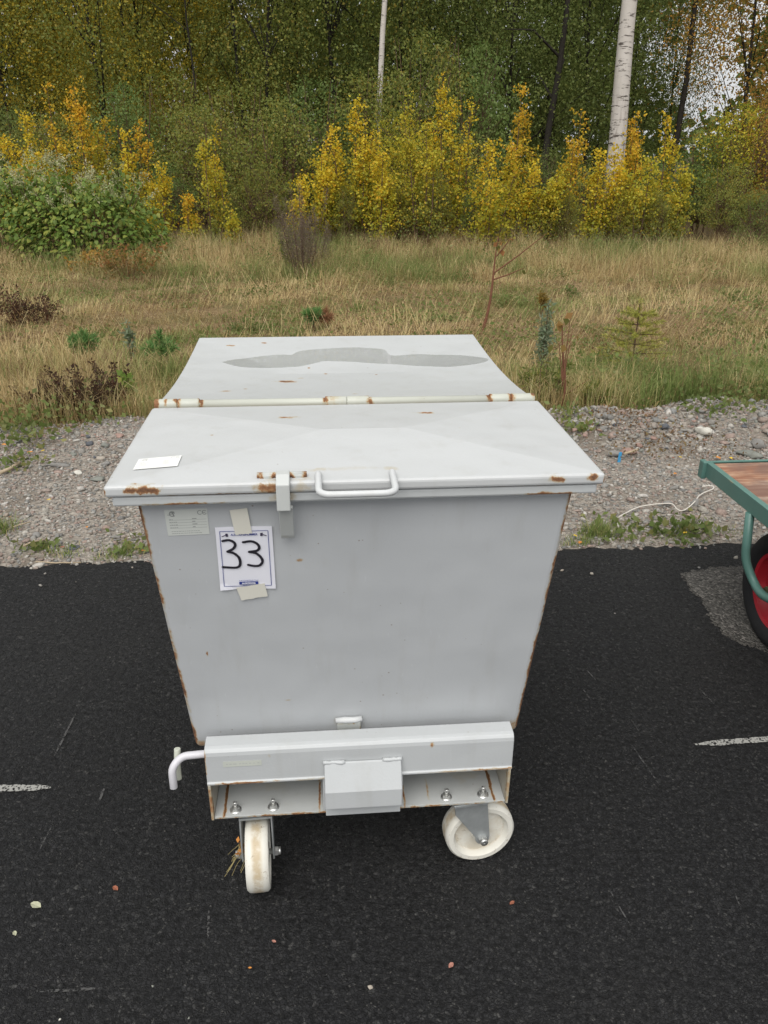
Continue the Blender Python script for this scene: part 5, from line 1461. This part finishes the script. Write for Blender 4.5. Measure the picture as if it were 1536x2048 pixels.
M['leaf_willow'] = leaf_mat('willow_leaf', stops((.13,.19,.04),(.20,.23,.05),(.10,.15,.035),(.30,.28,.06)))
stalk_plant('dry_weed', 605, 560, 366, 'tall grey-purple dry weed standing in front of the yellow thicket', 'weed', M['seed_grey'], M['bark_twig'], 20, .44, 420, .017, .5, None, None, .30, .075, .005)
stalk_plant('dry_weed', 632, 540, 410, 'sparser dry weed just right of the tall grey one', 'weed', M['seed_grey'], M['bark_twig'], 12, .34, 300, .017, .5, None, None, .25, .065, .004)
stalk_plant('green_weed', 580, 545, 440, 'leafy green stalk left of the tall grey weed', 'weed', M['leaf_willow'], M['bark_twig'], 4, .2, 60, .06, .3)
stalk_plant('grey_green_weed', 1085, 742, 598, 'tall whitish-green weed behind the right corner of the rear lid', 'weed', M['leaf_grey'], M['bark_twig'], 5, .07, 120, .045, .28, None, None, .05, .035)
stalk_plant('goldenrod', 1079, 640, 590, 'faded goldenrod plume behind the whitish-green weed', 'weed', leaf_mat('goldenrod', stops((.30,.20,.04),(.22,.15,.04),(.36,.25,.06))), M['bark_twig'], 3, .06, 120, .03, .5, None, None, .75, .05)
stalk_plant('grey_green_weed', 263, 722, 642, 'silvery green weed left of the little pine', 'weed', M['leaf_grey'], M['bark_twig'], 3, .05, 40, .05, .35, None, None, .3, .03)
stalk_plant('leafy_plant', 250, 812, 755, 'light green round-leaved plant at the left of the rear lid', 'plant', M['leaf_knot'], M['bark_twig'], 7, .10, 42, .05, .8, None, None, .15, .035)
for i, (u, v, vt, lab) in enumerate([(120,845,742,'dark brown seed-head weed nearest the left gravel bank'),(165,840,725,'tall dark weed with plum-coloured seed heads at left'),(205,835,742,'dark seed weed beside the light green plant'),
        (85,830,760,'short dark seed weed at the far left of the weed patch'),(232,800,722,'reddish dark weed behind the light green plant'),(145,800,735,'dark weed at the back of the left weed patch')]):
    stalk_plant('seed_weed', u, v, vt, lab, 'weed', M['seed_brown'], M['bark_twig'], 13, .20, 60, .022, .6, 'dark seed weeds by the left gravel bank', None, .3, .03)
for i, (u, v, vt, lab) in enumerate([(30,655,590,'dark stalk weed at the left picture edge in the meadow'),(65,655,600,'brown stalk weed in the left meadow'),(95,650,585,'reddish stalk weed right of the brown one in the left meadow'),(15,640,570,'tall dark weed below the pale green bush at the left edge')]):
    stalk_plant('stalk_weed', u, v, vt, lab, 'weed', M['seed_brown'], M['bark_red'], 8, .22, 60, .026, .5, 'stalk weeds in the left meadow', None, .2, .05)
stalk_plant('willow_tuft', 1075, 815, 720, 'yellow-green willow tuft beside the right end of the hinge', 'plant', M['leaf_willow'], M['bark_twig'], 14, .20, 60, .055, .16, None, None, .05, .03)
stalk_plant('willow_tuft', 1165, 825, 765, 'low yellow-green grassy tuft right of the reddish sapling', 'plant', M['leaf_willow'], M['bark_twig'], 12, .18, 50, .055, .14, None, None, .05, .03)
stalk_plant('orange_shrub', 255, 556, 488, 'small orange-leaved shrub in front of the broad-leaved bush', 'shrub', M['leaf_orange'], M['bark_red'], 14, .55, 60, .05, .6, None, None, .3, .07)
stalk_plant('orange_shrub', 205, 545, 500, 'rusty green low shrub left of the orange one', 'shrub', M['leaf_brown'], M['bark_red'], 12, .5, 50, .05, .6, None, None, .3, .07)

# young bare saplings
def sapling(u0, v0, u1, v1, label, rad, twigs, leaves, leafm):
    p = at_z(u0, v0); tip = at_y(u1, v1, p.y); r = empty('sapling', (p.x, p.y, float(ground_h(p.x, p.y))))
    d = tip - p; m_ = MB(); m_.tube([(d.x*q + .015*math.sin(q*5), 0, d.z*q) for q in np.linspace(0,1,7)], [rad*(1-.75*q) for q in np.linspace(0,1,7)], 7, False); m_.build('stem', M['bark_red'], r)
    P = []
    for q, dx, dz in twigs:
        a = Vector((d.x*q, 0, d.z*q)); b = a + Vector((dx, .03, dz)); t_ = MB(); t_.tube([tuple(a), tuple(a.lerp(b,.5) + Vector((0,0,-.02*dx))), tuple(b)], [rad*.45, rad*.35, rad*.15], 5, False); t_.build('twig', M['bark_red'], r); P.append(b)
    rng = np.random.default_rng(int(u0)); P = [np.array(P[i % len(P)]) + rng.normal(0,.04,3) for i in range(leaves)] + [np.array(d) + rng.normal(0,.03,3)*np.array([1,1,2]) for _ in range(leaves)]
    P = np.array(P); link('foliage', crown_mesh('foliage', P, rng.normal(0,.6,P.shape) + np.array([0,0,-.6]), .06, .045, rng), leafm, r)
    return tag(r, label, 'sapling', 'young bare saplings in the meadow')
sapling(966, 665, 1000, 478, 'tall thin red-brown sapling with orange tip leaves behind the rear lid', .016, [(.62,.45,.34),(.55,.28,.1),(.8,.12,.15)], 7, M['leaf_orange'])
sapling(1123, 828, 1128, 664, 'short reddish sapling with upright twigs at the gravel edge', .010, [(.30,-.03,.36),(.34,.035,.32),(.36,.015,.40),(.28,-.045,.28),(.16,.16,.10)], 5, M['leaf_orange'])

# conifer seedlings
def conifer(u, v, vtop, label, mat, whorls, spread, nn, ln, up=.5, name='pine_seedling', seed=0):
    p = at_z(u, v); z0 = float(ground_h(p.x, p.y)); H_ = at_y(u, vtop, p.y).z - z0; r = empty(name, (p.x, p.y, z0)); rng = np.random.default_rng(seed + int(u))
    sm = MB(); sm.tube([(0,0,0),(0,0,H_*.95)], [.008,.004], 5, False); P, A = [], []
    br = [((0,0,H_*.62),(0,0,H_))]
    for w_ in range(whorls):
        z = H_*(.45 + .4*w_/max(1,whorls)) if whorls < 4 else H_*(.12 + .8*w_/whorls)
        for k in range(5):
            a = 2*PI*k/5 + w_*.6 + rng.uniform(-.2,.2); s_ = spread*(1 - .65*w_/max(1,whorls))*rng.uniform(.8,1.1)
            b = (math.cos(a)*s_, math.sin(a)*s_, z + s_*up); br.append(((0,0,z), b)); sm.tube([(0,0,z), b], [.004,.002], 4, False)
    for a, b in br:
        a, b = np.array(a), np.array(b); q = rng.uniform(.15,1,nn)[:,None]; d = (b-a)/np.linalg.norm(b-a); P.append(a + (b-a)*q); A.append(d*.55 + rng.normal(0,.55,(nn,3)))
    P = np.concatenate(P); A = np.concatenate(A)
    me = crown_mesh('needles', P, A, ln*rng.uniform(.7,1.2,len(P)), ln*.10, rng)
    return mk_plant(name, (p.x, p.y, z0), me, sm, mat, M['bark_twig'], label, 'seedling', 'conifer seedlings in the meadow', 'needles') if bpy.data.objects.remove(r) is None else None
M['needle'] = leaf_mat('pine_needle', stops((.10,.20,.055),(.13,.25,.07),(.16,.28,.08)), trans=.15)
M['needle_y'] = leaf_mat('yellow_green_needle', stops((.34,.34,.06),(.42,.38,.07),(.27,.29,.06)), trans=.15)
M['needle_r'] = leaf_mat('rusty_needle', stops((.34,.17,.09),(.28,.14,.07)), trans=.15)
conifer(326, 745, 668, 'little bright green pine beside the left edge of the rear lid', M['needle'], 1, .115, 150, .07, .55)
conifer(176, 745, 668, 'small bushy pine half hidden in the left weeds', M['needle'], 2, .10, 130, .07, .8)
conifer(628, 668, 622, 'dark green pine seedling just behind the rear lid', M['needle'], 2, .08, 110, .07, .9)
conifer(652, 668, 622, 'rusty dead pine seedling right behind the rear lid', M['needle_r'], 1, .06, 90, .06, .9)
conifer(1262, 745, 598, 'yellow-green spruce sapling in the right meadow', M['needle_y'], 6, .30, 170, .034, .15, 'spruce_sapling')

# ------------------------------------------------------------------ small things on the ground
def leaf_thing(u, v, size, col, label, group=None, z=None):
    p = at_z(u, v, 0.0)
    if z is None and p.y > edge_y(p.x): p = at_z(u, v, float(ground_h(p.x, p.y)) + .015)
    px = FPX/(p.y*math.cos(TILT) + (EYE - p.z)*math.sin(TILT)); L_ = size/px
    a = random.uniform(0, 2*PI); me = bpy.data.meshes.new('fallen_leaf')
    prof = [(-.5,0,0),(-.28,.22,.10),(.05,.30,.06),(.32,.17,.12),(.5,0,.04),(.32,-.17,.13),(.05,-.30,.08),(-.28,-.22,.12),(0,0,.0)]
    vs = [(L_*(x*math.cos(a)-y*math.sin(a)), L_*(x*math.sin(a)+y*math.cos(a)), L_*z_*.9 + .002) for x, y, z_ in prof]
    me.from_pydata(vs, [], [(i, (i+1) % 8, 8) for i in range(8)])
    return tag(link('fallen_leaf', me, col, None, (p.x, p.y, p.z)), label, 'leaf', group)
LF = {'pale': plain('pale_leaf', (.38,.38,.27), .7, .2, var=.2, scale=150), 'red': plain('red_brown_leaf', (.27,.10,.06), .7, .2, var=.3, scale=150), 'orange': plain('orange_fallen_leaf', (.50,.21,.05), .7, .2, var=.3, scale=150), 'yellow': plain('yellow_fallen_leaf', (.58,.40,.05), .7, .2, var=.2, scale=150), 'pink': plain('pinkish_leaf', (.36,.17,.13), .7, .2, var=.2, scale=150)}
GL = 'fallen leaves on the asphalt'
leaf_thing(72, 1812, 26, LF['pale'], 'pale curled leaf on the asphalt at lower left', GL)
leaf_thing(231, 1778, 17, LF['red'], 'reddish brown leaf on the asphalt left of the forward-facing castor', GL)
leaf_thing(902, 1932, 16, LF['pink'], 'pinkish leaf scrap near the lower edge of the asphalt', GL)
leaf_thing(1024, 1807, 13, LF['red'], 'small red leaf scrap below the sideways castor', GL)
leaf_thing(548, 1884, 10, LF['pink'], 'tiny brown leaf scrap in front of the container', GL)
leaf_thing(30, 1868, 14, LF['pale'], 'small yellowish leaf scrap near the left picture edge', GL)
leaf_thing(500, 1937, 8, LF['orange'], 'tiny orange scrap below the forward-facing castor', GL)
GG = 'autumn leaves on the gravel'
for u, v, s_, c_, lab in [(1350,948,11,'orange','orange leaf lying on the gravel left of the cart'),(98,1000,9,'yellow','yellow leaf on the left gravel'),(286,1102,11,'orange','orange leaf at the asphalt edge by the container wall'),
        (1160,1086,13,'orange','orange leaf at the asphalt edge right of the container'),(1150,1072,10,'yellow','yellow leaf by the container on the right'),(1370,1066,12,'yellow','yellow leaf in the verge grass under the cart'),
        (174,1055,9,'orange','orange leaf on the gravel left of the container'),(20,1035,8,'red','red leaf on the far left gravel'),(86,902,9,'yellow','yellow leaf at the foot of the left bank'),(1436,916,14,'orange','orange leaf behind the cart corner'),
        (1462,917,12,'yellow','golden leaf behind the cart deck'),(1360,915,10,'yellow','yellow leaf at the foot of the right bank'),(1346,916,8,'red','red leaf at the foot of the right bank'),(125,1095,10,'red','reddish leaf in the left verge'),(60,905,12,'orange','orange leaf beside the long slab'),(8,890,14,'orange','orange leaf at the left picture edge')]:
    leaf_thing(u, v, s_, LF[c_], lab, GG)
def pebble(u, v, s, col, label):
    p = at_z(u, v); px = FPX/(p.y*math.cos(TILT) + EYE*math.sin(TILT)); w = s/px
    return tag(link('pebble', rock_mesh('pebble', w, w*.8, w*.6, int(u)), RM[col], None, (p.x, p.y, -.001)), label, 'stone', 'pebbles on the asphalt')
pebble(740, 1975, 15, 'tan', 'pale pebble on the asphalt at bottom centre'); pebble(1124, 1142, 10, 'tan', 'light pebble on the asphalt right of the container')
pebble(120, 2039, 7, 'white', 'white pebble near the bottom left corner'); pebble(378, 2036, 9, 'green', 'grey-green pebble at the bottom edge'); pebble(306, 1972, 8, 'green', 'grey pebble left of bottom centre')
pebble(1302, 1085, 8, 'grey', 'grey pebble at the asphalt edge below the cord'); pebble(1438, 1086, 8, 'white', 'white pebble on the asphalt by the cart'); pebble(1230, 1227, 6, 'grey', 'tiny pebble on the asphalt right of the container face')

# white cord on the gravel, blue shard, sticks
pts = []
for u, v in [(1237,1053),(1234,1038),(1252,1026),(1275,1015),(1300,1010),(1330,1008),(1345,1010),(1356,1021),(1370,1021),(1388,1007),(1398,994),(1412,986),(1424,981),(1427,976),(1418,974),(1404,976)]:
    p = at_z(u, v, .012); pts.append((p.x, p.y, float(ground_h(p.x, p.y)) + .022))
pc = curve_pts(pts, 5); p0 = pc[0]
o = MB().tube([tuple(q - p0) for q in pc], .0028, 6).build('cord', plain('white_cord', (.62,.58,.52), .8, .2, var=.1), None, loc=tuple(p0))
tag(o, 'thin white cord snaking over the gravel towards the cart', 'cord')
p = at_z(1240, 907, .05)
o = MB().prism([(-.008,0),(.008,0),(.011,.055),(.004,.060),(-.006,.054)], 'y', -.002, .002).build('plastic_shard', plain('blue_plastic', (.06,.30,.55), .4, .4), None, .0008, loc=(p.x, p.y, float(ground_h(p.x, p.y))))
tag(o, 'bright blue plastic shard sticking up from the rubble bank', 'litter')
def stick(pp, rad, mat, label, zz=.02):
    q = [at_z(u, v, .02) for u, v in pp]; q = [(a.x, a.y, float(ground_h(a.x, a.y)) + zz) for a in q]; o0 = q[0]
    o = MB().tube([tuple(np.array(a) - np.array(o0)) for a in q], rad, 7).build('stick', mat, None, loc=o0); return tag(o, label, 'stick', 'sticks on the gravel')
M['stick'] = plain('pale_stick', (.40,.32,.22), .8, .2, var=.2)
stick([(0,945),(20,938),(40,927)], .009, M['stick'], 'pale broken stick at the left edge of the gravel')
stick([(1247,915),(1262,911),(1274,908)], .006, M['stick'], 'short pale stick below the blue plastic shard', .04)
stick([(45,1090),(62,1083),(76,1080)], .004, M['stick'], 'thin straw near the asphalt edge at left')
stick([(70,1114),(110,1116),(160,1115)], .003, M['stick'], 'long dry straw along the left asphalt edge', .012)
stick([(25,1052),(40,1047),(60,1042)], .003, M['stick'], 'thin grey stalk on the left gravel')

# dry grass caught in the forward-facing castor
r = empty('dry_grass_wisp', CM @ Vector((-.275,.09,.03)), CYAW)
g_ = MB(); rng = np.random.default_rng(4)
for i in range(14):
    a = np.array([.012,.0,.070]) + rng.normal(0,.007,3); b = a + np.array([-.016,-.004,-.016]) + rng.normal(0,.010,3); c_ = b + np.array([-.012,-.004,-.022]) + rng.normal(0,.008,3)
    g_.tube([tuple(q) for q in curve_pts([a, (a+b)/2 + rng.normal(0,.004,3), b, c_], 4)], .00055, 4, False)
g_.build('stalk', plain('dry_stalk', (.34,.28,.13), .8, .2), r)
P = np.array([.006,0,.066]) + rng.normal(0,.008,(16,3)); link('leaf_scrap', crown_mesh('leaf_scrap', P, rng.normal(0,1,P.shape), .014, .009, rng), LF['orange'], r)
tag(r, 'wisp of dry grass caught on the forward-facing castor', 'grass wisp')
